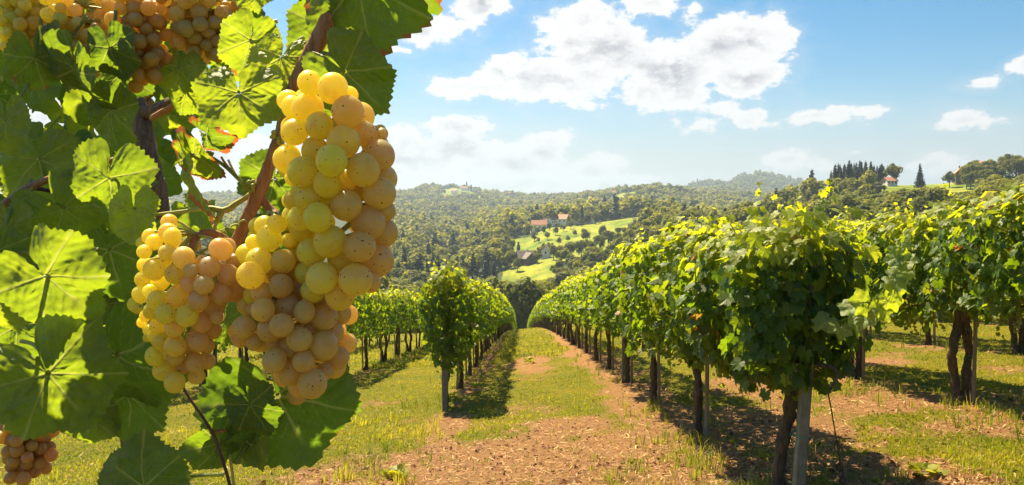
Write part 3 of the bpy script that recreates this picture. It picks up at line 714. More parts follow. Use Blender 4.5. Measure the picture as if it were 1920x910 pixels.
def conifer(seed, nq, qs, full=True, Hh=15, rad=2.9):
    r = rng(seed); g = Geo(); t_ = 1 - np.sqrt(r.random(nq)); t_ = np.floor(t_ * 16) / 16 + r.uniform(0, .03, nq); a_ = r.uniform(0, 6.283, nq)
    rr = rad * (1 - t_) * r.uniform(.35, 1.08, nq) * (1 + .2 * np.sin(a_ * 5 + t_ * 40)); z = 1.2 + t_ * (Hh - 1.2) - rr * .28
    pos = np.stack([rr * np.cos(a_), rr * np.sin(a_), z], 1); d = np.stack([np.cos(a_), np.sin(a_), -.35 + 0 * a_], 1)
    N = np.stack([np.cos(a_) * .6, np.sin(a_) * .6, 1 + 0 * a_], 1) + r.normal(0, .4, (nq, 3))
    scatter(g, T_QUAD, pos, N, d, qs * r.uniform(.6, 1.2, nq), np.stack([np.clip(r.normal(.35, .2, nq), 0, 1), np.clip(r.normal(.5, .2, nq), 0, 1), 0 * a_], 1))
    if not full: return g, None
    tg = Geo(); add_tube(tg, [(0, 0, -1.5), (0, 0, 6), (0, 0, Hh - .3)], [.28, .18, .03], 6, .1, seed, 3); return g, tg
def poplar(seed, nq, qs, full=True):
    r = rng(seed); g = Geo(); t_ = r.random(nq); a_ = r.uniform(0, 6.283, nq); w = 1.35 * np.sin(np.pi * np.clip(t_ * .9 + .08, 0, 1)) ** .6
    rr = w * r.uniform(.5, 1.1, nq); pos = np.stack([rr * np.cos(a_), rr * np.sin(a_), 1.5 + t_ * 13], 1)
    scatter(g, T_QUAD, pos, np.stack([np.cos(a_), np.sin(a_), .4 + 0 * a_], 1) + r.normal(0, .4, (nq, 3)), r.normal(0, .3, (nq, 3)) + [0, 0, 1], qs * r.uniform(.6, 1.2, nq), np.stack([np.clip(r.normal(.25, .2, nq), 0, 1), r.uniform(.3, .7, nq), 0 * a_], 1))
    tg = Geo(); add_tube(tg, [(0, 0, -1), (0, 0, 6), (0, 0, 13)], [.3, .2, .05], 6, .1, seed, 3); return g, tg
def mk(fn, mat, *a, **k):
    g, tg = fn(*a, **k); return g.mesh('crown', mat), tg.mesh('trunk', M_TBARK, True)
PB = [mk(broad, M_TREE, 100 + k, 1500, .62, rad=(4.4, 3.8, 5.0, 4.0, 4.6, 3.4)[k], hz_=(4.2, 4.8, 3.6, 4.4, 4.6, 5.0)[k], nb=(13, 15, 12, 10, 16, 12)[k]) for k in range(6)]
PC = [mk(conifer, M_CONIF, 200 + k, 1100, .85) for k in range(3)]
PP = [mk(poplar, M_CONIF, 300, 600, .6)]
def tree(kind, x, y, s, label, cat='tree', group='trees on the valley sides', sz=None, rz=0):
    pr = {'b': PB, 'c': PC, 'p': PP}[kind]; r = random.Random(int(x * 7 + y * 13)); cm, tm = pr[r.randrange(len(pr))]
    o = empty({'b': 'broadleaf_tree', 'c': 'spruce_tree', 'p': 'poplar_tree'}[kind], (x, y, H(x, y) - .2), r.uniform(0, 6.28))
    o.scale = (s, s, (sz or 1) * s); link('crown', cm, o); link('trunk', tm, o); tag(o, label, cat, group); return o

# forest cover
rF = rng(4242); pts = []
for (da, db, sp) in ((185, 300, 8.0), (300, 450, 8.2), (450, 650, 8.6), (650, 1000, 9.5), (1000, 1500, 11), (1500, 2350, 13), (2350, 3250, 18)):
    umin, umax = (-640 / F, 1.0 * 1040 / F); ny = int((db - da) / sp); xx = np.arange(umin * db, umax * db, sp); yy = da + sp * np.arange(ny)
    X, Y = np.meshgrid(xx, yy); X = (X + rF.uniform(-.45, .45, X.shape) * sp).ravel(); Y = (Y + rF.uniform(-.45, .45, Y.shape) * sp).ravel()
    px = 960 + F * X / Y; k = (px > 280) & (px < 1990) & ((px > 700) | (px < 480)); X, Y, px = X[k], Y[k], px[k]
    k = ~meadow(X, Y); X, Y, px = X[k], Y[k], px[k]; s = (sp / 7.2) ** .85 * rF.uniform(.6, 1.25, len(X)) * np.where((px > 930) & (px < 1210) & (Y > 350) & (Y < 480), .6, 1) * np.where((px > 1480) & (Y > 320) & (Y < 440), .66, 1) * np.where(Y > 2350, .6, np.where(Y > 1000, .85, 1))
    pts.append(np.stack([X, Y, s], 1))
pts = np.concatenate(pts); Z = height(pts[:, 0], pts[:, 1]); px = 960 + F * pts[:, 0] / pts[:, 1]
top = HY - F * (Z + 13 * pts[:, 2]) / pts[:, 1]
# keep only what stands clear of nearer ground (with a generous margin for a side step)
order = np.argsort(pts[:, 1]); keep = np.zeros(len(pts), bool); hor = np.full(260, 1e9)
ground_y = np.geomspace(120, 3300, 260); gi = 0
for i in order:
    while gi < len(ground_y) and ground_y[gi] < pts[i, 1]:
        cols = np.arange(260) * 8.0; gx = (cols - 960) / F * ground_y[gi]; gp_ = HY - F * height(gx, np.full(260, ground_y[gi])) / ground_y[gi]
        hor = np.minimum(hor, gp_); gi += 1
    c = int(np.clip(px[i] / 8, 0, 259)); keep[i] = top[i] < hor[c] + 6
keep &= ~((pts[:, 1] < 330) & (px < 1250) & (rF.random(len(pts)) < .15))
pts = pts[keep]; px = px[keep]; top = top[keep]; print('forest trees', len(pts))
con = ((fbm(pts[:, 0] / 45, pts[:, 1] / 45, 3) > .36) & (pts[:, 1] < 1000)) | (rF.random(len(pts)) < .015)
# large in view and unhidden by the hedges -> individual trees
hedge_top = np.interp(px, [0, 480, 700, 735, 800, 830, 900, 950, 962, 990, 1010, 1100, 1200, 1300, 1480, 1560, 1600, 1700, 1800, 1920], [0, 0, 0, 545, 550, 500, 540, 590, 618, 618, 590, 500, 460, 410, 370, 420, 425, 415, 385, 345])
show = (top < hedge_top) * pts[:, 2] / pts[:, 1]
idx = np.argsort(-show)[:215]; indiv = np.zeros(len(pts), bool); indiv[idx] = True
def region(px_, y):
    if px_ > 1500: return 'on the wooded slope behind the right hand vines'
    if px_ > 1190: return 'in the wood above the near vine row'
    if px_ > 1010: return 'on the slope below the green meadow'
    if px_ > 920: return 'in the valley bottom below the farmhouse'
    return 'in the dense wood left of the valley farmhouse'
for i in idx:
    kd = 'c' if con[i] else 'b'
    lab = ('dark spruce ' if kd == 'c' else 'rounded broadleaf tree ') + region(px[i], pts[i, 1])
    tree(kd, pts[i, 0], pts[i, 1], pts[i, 2], lab, group='trees ' + region(px[i], pts[i, 1]))
g = Geo(); gc = Geo()
tm_hi = [broad(400 + k, 420, 1.05, False)[0] for k in range(5)]; tm_lo = [broad(410 + k, 130, 1.9, False)[0] for k in range(6)]
tc_hi = [conifer(420 + k, 300, 1.3, False)[0] for k in range(3)]; tc_lo = [conifer(430 + k, 110, 2.2, False)[0] for k in range(3)]
cat4 = lambda q: (np.concatenate(q.V), np.concatenate(q.F[4]), np.concatenate(q.T))
tm_hi, tm_lo, tc_hi, tc_lo = [[cat4(q) for q in L] for L in (tm_hi, tm_lo, tc_hi, tc_lo)]
rest = np.nonzero(~indiv)[0]; Zr = height(pts[:, 0], pts[:, 1])
sel = rF.integers(0, 30, len(pts)); rot = rF.uniform(0, 6.28, len(pts)); tb = rF.normal(0, .16, len(pts))
for i in rest:
    nearq = pts[i, 1] < 620
    L = (tc_hi if nearq else tc_lo) if con[i] else (tm_hi if nearq else tm_lo)
    V, Q, T = L[sel[i] % len(L)]; s = pts[i, 2]; c_, s_ = math.cos(rot[i]), math.sin(rot[i])
    W_ = np.stack([V[:, 0] * c_ - V[:, 1] * s_, V[:, 0] * s_ + V[:, 1] * c_, V[:, 2] * (1 + .5 * tb[i])], 1) * s + (pts[i, 0], pts[i, 1], Zr[i] - 1.2)
    T2 = T.copy(); T2[:, 0] = np.clip(T2[:, 0] + tb[i], 0, 1); T2[:, 1] = np.clip(T2[:, 1] + tb[i] * .6, 0, 1)
    (gc if con[i] else g).add(W_, Q, T2)
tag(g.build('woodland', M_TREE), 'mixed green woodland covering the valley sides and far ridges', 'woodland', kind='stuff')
if gc.n: tag(gc.build('spruce_woodland', M_CONIF), 'dark spruce stands among the valley woodland', 'woodland', kind='stuff')

def place(kind, px_, Y, s, lab, sz=None, cat='tree', group=None):
    x = (px_ - 960) / F * Y; return tree(kind, x, Y, s, lab, cat, group or 'single trees', sz)
# trees one can point to
place('b', 1117, 640, 0.85, 'round dark tree beside the houses at the top of the meadow')
place('p', 1091, 640, 1.05, 'tall narrow dark poplar beside the meadow houses')
place('b', 1098, 520, 0.75, 'lone dark oval tree in the middle of the green meadow')
place('b', 1130, 520, 0.7, 'grey green tree at the right of the meadow', 1.1)
place('b', 1002, 575, 0.6, 'round bush-like tree at the left of the meadow')
place('p', 972, 480, 0.85, 'slim tree standing alone above the valley farmhouse')
place('b', 982, 480, 0.6, 'round tree just right of the slim tree above the farmhouse')
place('b', 958, 440, 0.75, 'large green tree left of the valley farmhouse')
for k, (px_, Y, s) in enumerate(((960, 330, .95), (970, 322, 1.05), (980, 330, .9), (950, 340, .8))): place('c', px_, Y, s, 'dark spruce in the clump below the valley farmhouse', group='spruce clump below the farmhouse')
for px_, Y, s in ((970, 428, .6), (958, 452, .7), (1008, 440, .55), (1038, 438, .7), (1048, 446, .6), (1000, 470, .6), (1012, 480, .6), (1030, 475, .65), (1070, 440, .8), (1090, 436, .8), (1110, 440, .7), (1125, 450, .8), (1100, 452, .7), (1140, 470, .8), (1142, 500, .5), (1026, 560, .5), (1042, 575, .5), (1056, 590, .5), (1070, 600, .5), (1020, 600, .5), (1008, 615, .5), (1030, 618, .5), (1045, 622, .45), (1090, 610, .5), (1035, 500, .5), (1048, 530, .45), (1065, 540, .4), (1020, 520, .4), (1010, 560, .35), (1078, 560, .4), (1150, 470, .6), (1160, 500, .5), (1062, 470, .5), (1050, 455, .55), (1085, 470, .5)):
    place('b', px_, Y, s, 'small orchard tree on the green meadow slope', group='orchard trees on the meadow')
r = rng(61)
for k in range(34):
    px_ = (1488 + 7 * k) if k < 6 else 1560 + (k - 6) * 3.6 + r.normal(0, 1.5)
    place('c', px_, 436 + r.uniform(0, 26), r.uniform(.72, .98) * (.8 if k < 6 else 1), 'dark spruce in the dense skyline clump on the right hill', group='spruces of the skyline clump')
place('b', 1674, 440, 1.0, 'round crowned tree standing alone on the right skyline')
place('c', 1725, 440, .95, 'tall pointed spruce standing alone on the right skyline')
place('b', 1780, 440, .75, 'low round tree on the skyline left of the hilltop house')
for px_, Y, s in tuple((1812 + 6.5 * k + (k * 37 % 5), 425 + (k * 53 % 40), .72 + (k * 29 % 10) * .035) for k in range(28)) + ((1815, 435, 1.0), (1835, 440, .95), (1858, 450, .9), (1885, 445, .95), (1905, 435, 1.0), (1925, 435, 1.05), (1820, 420, .8), (1850, 420, .85)):
    place('b', px_, Y, s * 1.0, 'dark broadleaf tree around the hilltop house on the right', group='trees around the hilltop house')
for px_, Y, s in ((1700, 385, .3), (1712, 385, .28), (1735, 380, .3), (1750, 382, .35), (1765, 380, .3), (1690, 380, .3), (1678, 378, .35), (1662, 340, .35), (1690, 330, .4), (1725, 325, .45), (1760, 330, .6)):
    place('b', px_, Y, s, 'low round bush along the terraces of the right hill', cat='bush', group='bushes on the right hill')
for px_, Y, s in ((1039, 1480, 1.35), (1047, 1480, .9), (968, 2180, 1.3), (971, 2180, 1.3), (976, 2180, 1.2), (1021, 2150, 1.3), (1082, 1490, 1.3), (1086, 1490, 1.1), (875, 2160, 1.8), (884, 2160, 1.4), (1176, 1500, 1.3), (1168, 1500, 1.0), (1172, 1500, .9), (1196, 1500, 1.1), (1160, 1500, .9)):
    place('p', px_, Y, s, 'tiny dark poplar on the far ridge line', group='poplars on the far ridge')
# vine terraces on the right hill
g = Geo(); r = rng(8)
for k in range(9):
    D0 = 300 + k * 11; pxs = np.linspace(1662, 1815, 260); Y = D0 + 6 * np.sin(pxs / 40); X = (pxs - 960) / F * Y; n = len(X) * 4
    X = np.repeat(X, 4) + r.normal(0, .3, n); Y = np.repeat(Y, 4) + r.normal(0, .3, n)
    scatter(g, T_QUAD, np.stack([X, Y, height(X, Y) + r.uniform(.3, 1.8, n)], 1), r.normal(0, .6, (n, 3)) + (0, -.5, .7), r.normal(0, 1, (n, 3)), r.uniform(.4, .8, n), np.stack([r.uniform(.2, .8, n), r.uniform(.3, .7, n), 0 * X], 1))
tag(g.build('hill_vineyard', M_TREE), 'rows of vines on terraces across the right hill', 'vineyard', kind='stuff')

# ------------------------------------------------------------------ houses
def house(px_, Y, w, d, h, rh, rz, lab, wall=None, roof=None, nwin=3, chim=True, lift=0.0):
    wall = wall or M_WHITE; roof = roof or M_REDROOF; x = (px_ - 960) / F * Y
    o = empty('house', (x, Y, H(x, Y) + lift), rz)
    g = Geo(); add_box(g, (0, 0, h / 2 - 1.5), (w, d, h + 3))
    g.add([(-w / 2, -d / 2, h), (-w / 2, d / 2, h), (-w / 2, 0, h + rh * .96), (w / 2, -d / 2, h), (w / 2, d / 2, h), (w / 2, 0, h + rh * .96)], [(0, 2, 1), (3, 4, 5)])
    g.build('wall', wall, o)
    g = Geo(); e = .5; t_ = .22
    for sg in (-1, 1):
        A = [(-w / 2 - e, sg * (d / 2 + e), h - e * rh / (d / 2)), (w / 2 + e, sg * (d / 2 + e), h - e * rh / (d / 2)), (w / 2 + e, 0, h + rh), (-w / 2 - e, 0, h + rh)]
        A += [(a_, b_, c_ + t_) for a_, b_, c_ in A]
        g.add(A, [(0, 1, 2, 3), (4, 5, 6, 7), (0, 1, 5, 4), (1, 2, 6, 5), (3, 0, 4, 7)])
    ro = g.build('roof', roof, o)
    if chim: g = Geo(); add_box(g, (w * .2, d * .12, h + rh * .95), (.7, .7, 1.6)); g.build('chimney', wall, ro)
    for k in range(nwin):
        xx = -w / 2 + w * (k + .5) / nwin; fr = Geo()
        for (cx, cz, sx, sz_) in ((xx, h * .55 + .68, 1.2, .1), (xx, h * .55 - .68, 1.2, .1), (xx - .55, h * .55, .1, 1.26), (xx + .55, h * .55, .1, 1.26)): add_box(fr, (cx, -d / 2 - .04, cz), (sx, .1, sz_))
        f_ = fr.build('window', M_WOODWALL, o)
        g = Geo(); add_box(g, (xx, -d / 2 - .01, h * .55), (1.0, .06, 1.26)); g.build('pane', M_GLASS, f_)
        g = Geo()
    for sx in (-1, 1):
        g = Geo(); add_box(g, (sx * (w / 2 + .02), 0, h * .7), (.06, 1.0, 1.2)); g.build('window', M_GLASS, o)
    tag(o, lab, 'house', 'houses in the valley and on the ridges'); return o
house(984, 452, 9, 7, 3.0, 3.6, R(15), 'dark roofed timber farmhouse in the valley below the meadow', M_WOODWALL, M_GREYROOF, lift=1.2)
house(992, 447, 8, 6.5, 2.6, 3.0, R(-70), 'lower dark roofed wing joined to the valley farmhouse', M_WOODWALL, M_GREYROOF, chim=False, lift=1.0)
house(1024, 455, 4.5, 5, 3.5, 2.6, R(80), 'small white cottage right of the valley farmhouse', M_WHITE, M_GREYROOF, nwin=1, chim=False, lift=0.8)
for px_, Y, w, rz, lab, rf in ((1010, 640, 12, 12, 'long white house with pink red roof at the left above the meadow', M_REDROOF), (1034, 645, 7, 40, 'small dark gabled house between the two pink roofed houses', M_REDROOF), (1053, 645, 11, -25, 'white gabled house with pink roof above the meadow middle', M_REDROOF),
                            (1078, 650, 11, 8, 'low barn with brown grey roof beside the tall poplar', M_GREYROOF), (1106, 655, 7, 60, 'pale house half hidden by the round tree', M_REDROOF), (933, 760, 11, 5, 'lone pink roofed house above the wood left of the meadow', M_REDROOF)):
    house(px_, Y, w, 8, 4.2, 3.2, R(rz), lab, None, rf, lift=4.5 if px_ == 933 else 1.5)
for k, (px_, Y, w, rz, lab) in enumerate(((1097, 1470, 17, 5, 'red roofed house at the left end of the ridge village'), (1112, 1475, 12, 40, 'second red roofed house from the left in the ridge village'), (1124, 1470, 14, 10, 'third red roofed house from the left in the ridge village'), (1140, 1470, 18, -15, 'largest pale red roofed house in the ridge village'), (1149, 1465, 9, 30, 'red roofed house at the right end of the ridge village'),
                               (992, 2160, 26, 5, 'long pink building on the far middle ridge'), (955, 2170, 18, 0, 'low house on the far middle ridge left of the poplars'), (870, 2120, 18, 10, 'house on the left hilltop among trees'), (852, 2100, 14, -20, 'pale house below the left hilltop'), (1035, 2170, 14, 0, 'small house on the far ridge beside the poplar'),
                               (1256, 1000, 14, 10, 'pink roofed house in the dip behind the near wood'), (1262, 700, 9, 10, 'small pink roofed house just behind the hedge top'))):
    house(px_, Y, w, 10, 5, 3.6, R(rz), lab, nwin=2, chim=False, lift=5.0)
house(1803, 452, 8, 7, 3, 3.6, R(70), 'hilltop house with steep red brown roof on the right skyline', M_WOODWALL, lift=3)
house(1846, 455, 8, 7, 3, 3.4, R(-40), 'second hilltop house behind the trees on the right skyline', M_WOODWALL, lift=4)
house(1668, 436, 6, 5, 1.8, 1.8, R(10), 'small red roofed hut under the round skyline tree', lift=1)
pl = empty('utility_pole', ((1898 - 960) / F * 400, 400, H((1898 - 960) / F * 400, 400)))
g = Geo(); add_tube(g, [(0, 0, -1), (0, 0, 9), (0, 0, 18)], [.2, .16, .12], 6); g.build('shaft', M_STAKE, pl)
g = Geo(); add_box(g, (0, -.18, 17), (2.2, .12, .12)); g.build('crossarm', M_STAKE, pl); tag(pl, 'thin utility pole on the right skyline', 'utility pole')

# ================================================================== FOREGROUND VINE
M_BIG = None
def big_leaf_mat():
    m, t, o = material('foreground_leaf')
    a = attr(t); s = t.new('ShaderNodeSeparateColor'); t.link(a.outputs['Color'], s.inputs[0])   # r vein, g young, b dry
    tcn = t.new('ShaderNodeTexCoord'); pos = tcn.outputs['Object']
    n1_ = t.noise(pos, 60, 5, 0.65); n2_ = t.noise(pos, 420, 3, 0.7); n3_ = t.noise(pos, 1500, 2, .6)
    c = t.mix(s.outputs[1], (0.042, 0.085, 0.034), (0.16, 0.24, 0.03)); c = t.mix(t.mapr(n1_, .35, .7, 0, .6), c, (0.07, 0.12, 0.04))
    c = t.mix(t.mapr(n2_, .6, .75, 0, .3), c, (0.20, 0.19, 0.06)); c = t.mix(s.outputs[0], c, (0.30, 0.36, 0.10))
    dry = t.math('ADD', s.outputs[2], t.math('MULTIPLY', t.math('SUBTRACT', n1_, .5), 1.1)); dry = t.mapr(dry, .42, .56)
    dryc = t.mix(n2_, (0.16, 0.045, 0.018), (0.42, 0.20, 0.09)); c = t.mix(dry, c, dryc)
    tr = t.mix(s.outputs[1], (0.18, 0.33, 0.010), (0.80, 0.88, 0.03)); tr = t.mix(t.mapr(n1_, .35, .7, 0, .45), tr, (0.22, 0.38, 0.02))
    tr = t.mix(t.mapr(n3_, .5, .8, 0, .35), tr, (0.10, 0.2, 0.01)); tr = t.mix(t.math('MULTIPLY', s.outputs[0], .75), tr, (0.55, 0.55, 0.16)); tr = t.mix(dry, tr, (0.5, 0.14, 0.03))
    p = t.new('ShaderNodeBsdfPrincipled'); t.link(c, p.inputs['Base Color']); p.inputs['Roughness'].default_value = 0.40; p.inputs['Specular IOR Level'].default_value = 0.75
    b = t.new('ShaderNodeBump'); b.inputs['Strength'].default_value = .8; b.inputs['Distance'].default_value = .0016
    vo = t.new('ShaderNodeTexVoronoi'); vo.feature = 'SMOOTH_F1'; vo.inputs['Scale'].default_value = 210; t.link(pos, vo.inputs['Vector'])
    t.link(t.math('SUBTRACT', t.math('ADD', n2_, t.math('MULTIPLY', n3_, .5)), t.math('MULTIPLY', vo.outputs['Distance'], 1.6)), b.inputs['Height']); t.link(b.outputs[0], p.inputs['Normal'])
    tb_ = t.new('ShaderNodeBsdfTranslucent'); t.link(tr, tb_.inputs[0]); mx = t.new('ShaderNodeMixShader'); mx.inputs[0].default_value = .45
    t.link(p.outputs[0], mx.inputs[1]); t.link(tb_.outputs[0], mx.inputs[2]); t.link(mx.outputs[0], o.inputs[0]); return m
M_BIG = big_leaf_mat()
VANG = np.radians([0, 52, -52, 108, -108]); 
def big_leaf(seed, nr=34, nt=150, young=.3, dryness=0.0, curl=.25, fold=.2, wave=.07, round_=.62, wide=1.0):
    """unit leaf, tip along +y, faces +z; veins raised as real relief"""
    r = rng(seed); th = np.radians(np.linspace(-173, 173, nt)); rad = lobes(th)
    rad = rad * (1 - round_) + round_ * np.interp(np.abs(np.degrees(th)), [0, 60, 120, 160, 173], [.90, .88, .84, .74, .42])
    rad = rad * (1 + .05 * fbm(th * 1.5 + seed, 0 * th + 3, 2))
    ph = (np.abs(th) * 7.2 + .3 * np.sin(3 * th + seed)) % 1; rad = rad * (1 + .075 * (ph - .45) * smooth(0, .5, 173 / 57.3 - np.abs(th)))
    t_ = np.linspace(0.03, 1, nr) ** .9
    RR = t_[:, None] * rad[None]; x = RR * np.sin(th)[None] * wide; y = RR * np.cos(th)[None]
    ang = np.arctan2(x, y)
    dd = np.abs(((ang[..., None] - VANG + np.pi) % (2 * np.pi)) - np.pi); k = dd.argmin(-1); dl = np.take_along_axis(dd, k[..., None], -1)[..., 0]
    rho = np.hypot(x, y); sl_ = rho * np.cos(dl); dp = rho * np.sin(dl)
    vein = smooth(.014, .003, dp - .006 * (1 - sl_).clip(0)) 
    q = ((sl_ - dp * .85) / .155 + .35 * k) ; fr = np.abs(q - np.round(q)) * .155; sec = smooth(.009, .002, fr) * smooth(1.0, .12, sl_) * (dp > .01) * .6
    vv = np.clip(np.maximum(vein, sec), 0, 1)
    quilt = -(.005 + .012 * fbm(x * 5, y * 5 + seed, 2)) * np.cos(2 * np.pi * (q)) * smooth(.0, .12, dp)
    z = -curl * rho ** 2 * (1 + .5 * np.sin(ang + seed)) + fold * np.abs(x) * smooth(0, .3, np.abs(x)) + wave * rho ** 1.5 * np.sin(5 * ang + seed * 1.7) + quilt * 1.5 + .10 * fbm(x * 3 + seed, y * 3, 3) + .018 * fbm(x * 14, y * 14 + seed, 3) - .018 * vv
    edge = smooth(.72, 1.02, t_)[:, None] + 0 * x
    dr = np.clip(dryness * (edge * 1.1 + .25) * (1 + 1.2 * fbm(th * 2.0 + seed * 3, 0 * th + .5, 3))[None], 0, 1)
    V = np.stack([x, y, z], -1).reshape(-1, 3); T = np.stack([vv, np.full_like(vv, young) + .12 * fbm(x * 4, y * 4 + seed, 2), dr], -1).clip(0, 1).reshape(-1, 3)
    i, j = np.meshgrid(np.arange(nr - 1), np.arange(nt - 1), indexing='ij'); i = i.ravel(); j = j.ravel()
    Q = np.stack([i * nt + j, i * nt + j + 1, (i + 1) * nt + j + 1, (i + 1) * nt + j], 1)
    return V, Q, T

def sprig(pts, sizes, name, seed, young, spread=.6, mat=None, flat=.35):
    """a shoot of the near vine carrying full leaves"""
    r = rng(seed); g = Geo(); o0 = np.array(vine0.location); P3 = np.array([at(*q) for q in pts])
    add_tube(g, P3 - o0, np.linspace(.005, .0025, len(P3)), 6, 0, 0, 4, tint=(.3, .6, .2))
    C = catmull(P3, 6); k = np.linspace(0, len(C) - 1, len(sizes)).astype(int)
    for i, sz in enumerate(sizes):
        a_ = r.uniform(0, 6.28); off = np.array([math.cos(a_), r.normal(0, .3), math.sin(a_) * .8]) * sz * spread
        pos = C[k[i]] + off; T = norm(off * np.array([1, .6, 1]) + np.array([0, -.02, -.35 * sz])); N = norm(np.array([r.normal(0, flat), -0.75 + r.normal(0, .2), .65 + r.normal(0, .3)])); T = norm(T - T.dot(N) * N); S_ = np.cross(T, N)
        V, Q, Cc = big_leaf(seed * 10 + i, 12, 72, young=float(np.clip(young + r.normal(0, .12), 0, 1)), curl=.25, fold=.15, round_=.30, wave=.10)
        g.add(pos + sz * (V[:, :1] * S_ + V[:, 1:2] * T + V[:, 2:] * N) - o0, Q, Cc)
        add_tube(g, np.array([C[k[i]], (C[k[i]] + pos) / 2 + [0, 0, .01], pos]) - o0, [.0022, .0018, .0015], 4, 0, 0, 2, tint=(.3, .6, .2))
    return g.build(name, mat or M_BIG, vine0, True)
s1 = sprig([(1545, 612, 5.25), (1600, 592, 4.9), (1650, 552, 4.7), (1682, 500, 4.65), (1692, 458, 4.65)], [.07, .08, .10, .10, .11, .10, .11, .11, .11, .10, .10, .10, .09, .09, .08, .07, .06, .05], 'shoot', 3, .85)
s1['label'] = 'large sunlit yellow-green shoot reaching right of the post'
s2 = sprig([(1525, 470, 5.5), (1530, 420, 5.5), (1540, 380, 5.5), (1552, 338, 5.5)], [.07, .07, .065, .06, .055, .05, .045, .04, .03], 'shoot', 5, .75, .5)
s2['label'] = 'tall upright shoot tip rising above the hedge'
fvine = empty('grapevine', (-0.75, 1.0, H(-0.75, 1.0)))
tag(fvine, 'sunlit foreground grapevine framing the left edge with large leaves and reddish canes', 'grapevine')
FO = np.array(fvine.location)
def rotv(v, ax, an):
    v = np.asarray(v, float); ax = norm(np.asarray(ax, float)); return v * math.cos(an) + np.cross(ax, v) * math.sin(an) + ax * np.dot(ax, v) * (1 - math.cos(an))
def leaf(px_, py_, Y, size, tip, pitch=0, yaw=0, seed=1, young=.3, dry=0.0, curl=.2, fold=.12, wide=1.0, lo=False, pet=None, label=None, geo=None, wave=.11):
    """junction of the stalk at a point; tip = direction of the tip in degrees (0 right, 90 down)"""
    a_ = R(tip); T = np.array([math.cos(a_), 0, -math.sin(a_)]); N = np.array([0, -1.0, 0]); S = np.cross(T, N)
    T = rotv(T, S, R(pitch)); N = rotv(N, S, R(pitch)); S2 = S; N = rotv(N, T, R(yaw)); S2 = rotv(S, T, R(yaw))
    V, Q, C = big_leaf(seed, *((12, 56) if lo else (34, 150)), young=young, dryness=dry, curl=curl, fold=fold, wide=wide, wave=wave)
    s = size / F * Y; o_ = at(px_, py_, Y)
    W_ = o_ + s * (V[:, :1] * S2 + V[:, 1:2] * T + V[:, 2:] * N)
    g = geo if geo is not None else Geo(); g.add(W_ - FO, Q, C)
    if geo is not None: return
    P0 = o_; P1 = o_ - T * s * .15 - N * s * .12 + np.array([0, .003, 0]); P2 = (at(*pet) if pet else o_ - T * s * .75 - N * s * .3 + np.array([0, .02, .01]))
    add_tube(g, np.array([P0 - N * .001, P1, (P1 + P2) / 2 + [0, 0.002, .003], P2]) - FO, [.0011, .0012, .0013, .0016], 6, 0, 0, 4, tint=(.8, .5, .15))
    ob = g.build('leaf', M_BIG, fvine, True)
    if label: ob['label'] = label
    return ob
# hand placed leaves, from the photograph
leaf(447, 173, .50, 92, 84, 8, -6, 21, .62, .06, .12, .05, 1.12, pet=(530, 160, .53), label='round bright green leaf left of the long bunch')
leaf(87, 516, .50, 132, 52, -12, 14, 22, .40, .03, .22, .16, 1.0, pet=(10, 470, .6), label='large dark green veined leaf at the left')
leaf(90, 700, .505, 150, 60, -15, -12, 23, .35, .10, .25, .15, 1.0, pet=(40, 640, .6), label='large glossy leaf hanging at the lower left')
leaf(215, 672, .56, 160, 76, -28, 10, 24, .10, .02, .35, .1, .95, pet=(120, 640, .65), label='blue green leaf with pale sheen behind the left bunch')
leaf(268, 915, .55, 112, 210, -5, 5, 25, .10, .0, .2, .1, 1.0, pet=(420, 890, .56), label='broad dark leaf at the bottom edge')
leaf(520, 742, .52, 172, 66, -6, -10, 26, .05, .02, .2, .12, 1.05, pet=(445, 742, .54), label='large backlit leaf hanging under the lower bunch')
leaf(470, 758, .50, 78, 66, -4, 14, 27, .08, .02, .2, .14, .9, pet=(440, 742, .53), label='small folded leaf beside the large hanging leaf')
leaf(410, 832, .51, 74, 172, 48, -20, 28, .18, .0, .2, .15, .9, pet=(415, 850, .52))
leaf(480, 825, .52, 62, 88, 10, 38, 29, .55, .25, .3, .2, .8, pet=(440, 870, .52), label='small pale curled leaf at the bottom')
leaf(645, 135, .515, 118, 44, -12, 16, 30, .28, .22, .3, .18, .85, pet=(600, 100, .55), label='curled leaf with brown rim right of the long bunch')
leaf(668, -40, .53, 178, 80, -10, 22, 31, .20, .42, .22, .12, 1.0, pet=(640, -60, .56), label='big leaf with scorched brown edge at the top')
leaf(705, -75, .55, 165, 38, -16, 10, 33, .18, .45, .2, .12, .8, pet=(650, -60, .56), label='brown edged leaf reaching right at the top')
leaf(528, 108, .55, 74, 100, 20, 6, 34, .8, .0, .15, .08, 1.1, pet=(570, 70, .56), label='pale leaf near the thick cane, backlight put into its colour')  # high young value paints the backlit paleness
leaf(470, 75, .57, 82, 108, -10, -30, 35, .55, .25, .25, .15, .85, pet=(520, 40, .58))
leaf(475, -20, .55, 48, 80, 5, 0, 36, .8, .15, .15, .08, 1.0, pet=(520, -40, .57))
leaf(362, 290, .52, 72, 45, -10, 35, 37, .55, .55, .35, .35, .75, pet=(462, 350, .53), label='shrivelled leaf with rust brown edges in the sky gap')
leaf(357, 320, .53, 125, 84, -15, 62, 38, .35, .50, .3, .3, .9, pet=(400, 290, .54), label='narrow hanging leaf with dead brown edge')
leaf(388, 252, .54, 65, 25, 30, 50, 39, .2, 1.0, .4, .3, .8, pet=(430, 230, .55), label='dead brown curled leaf below the round leaf')
leaf(515, 335, .60, 78, 108, -8, -12, 40, .16, .0, .2, .1, 1.05, pet=(560, 300, .6))
leaf(250, 392, .55, 74, 88, 5, 10, 41, .85, .02, .15, .08, .85, pet=(270, 360, .6), label='yellow green leaf above the left bunch')
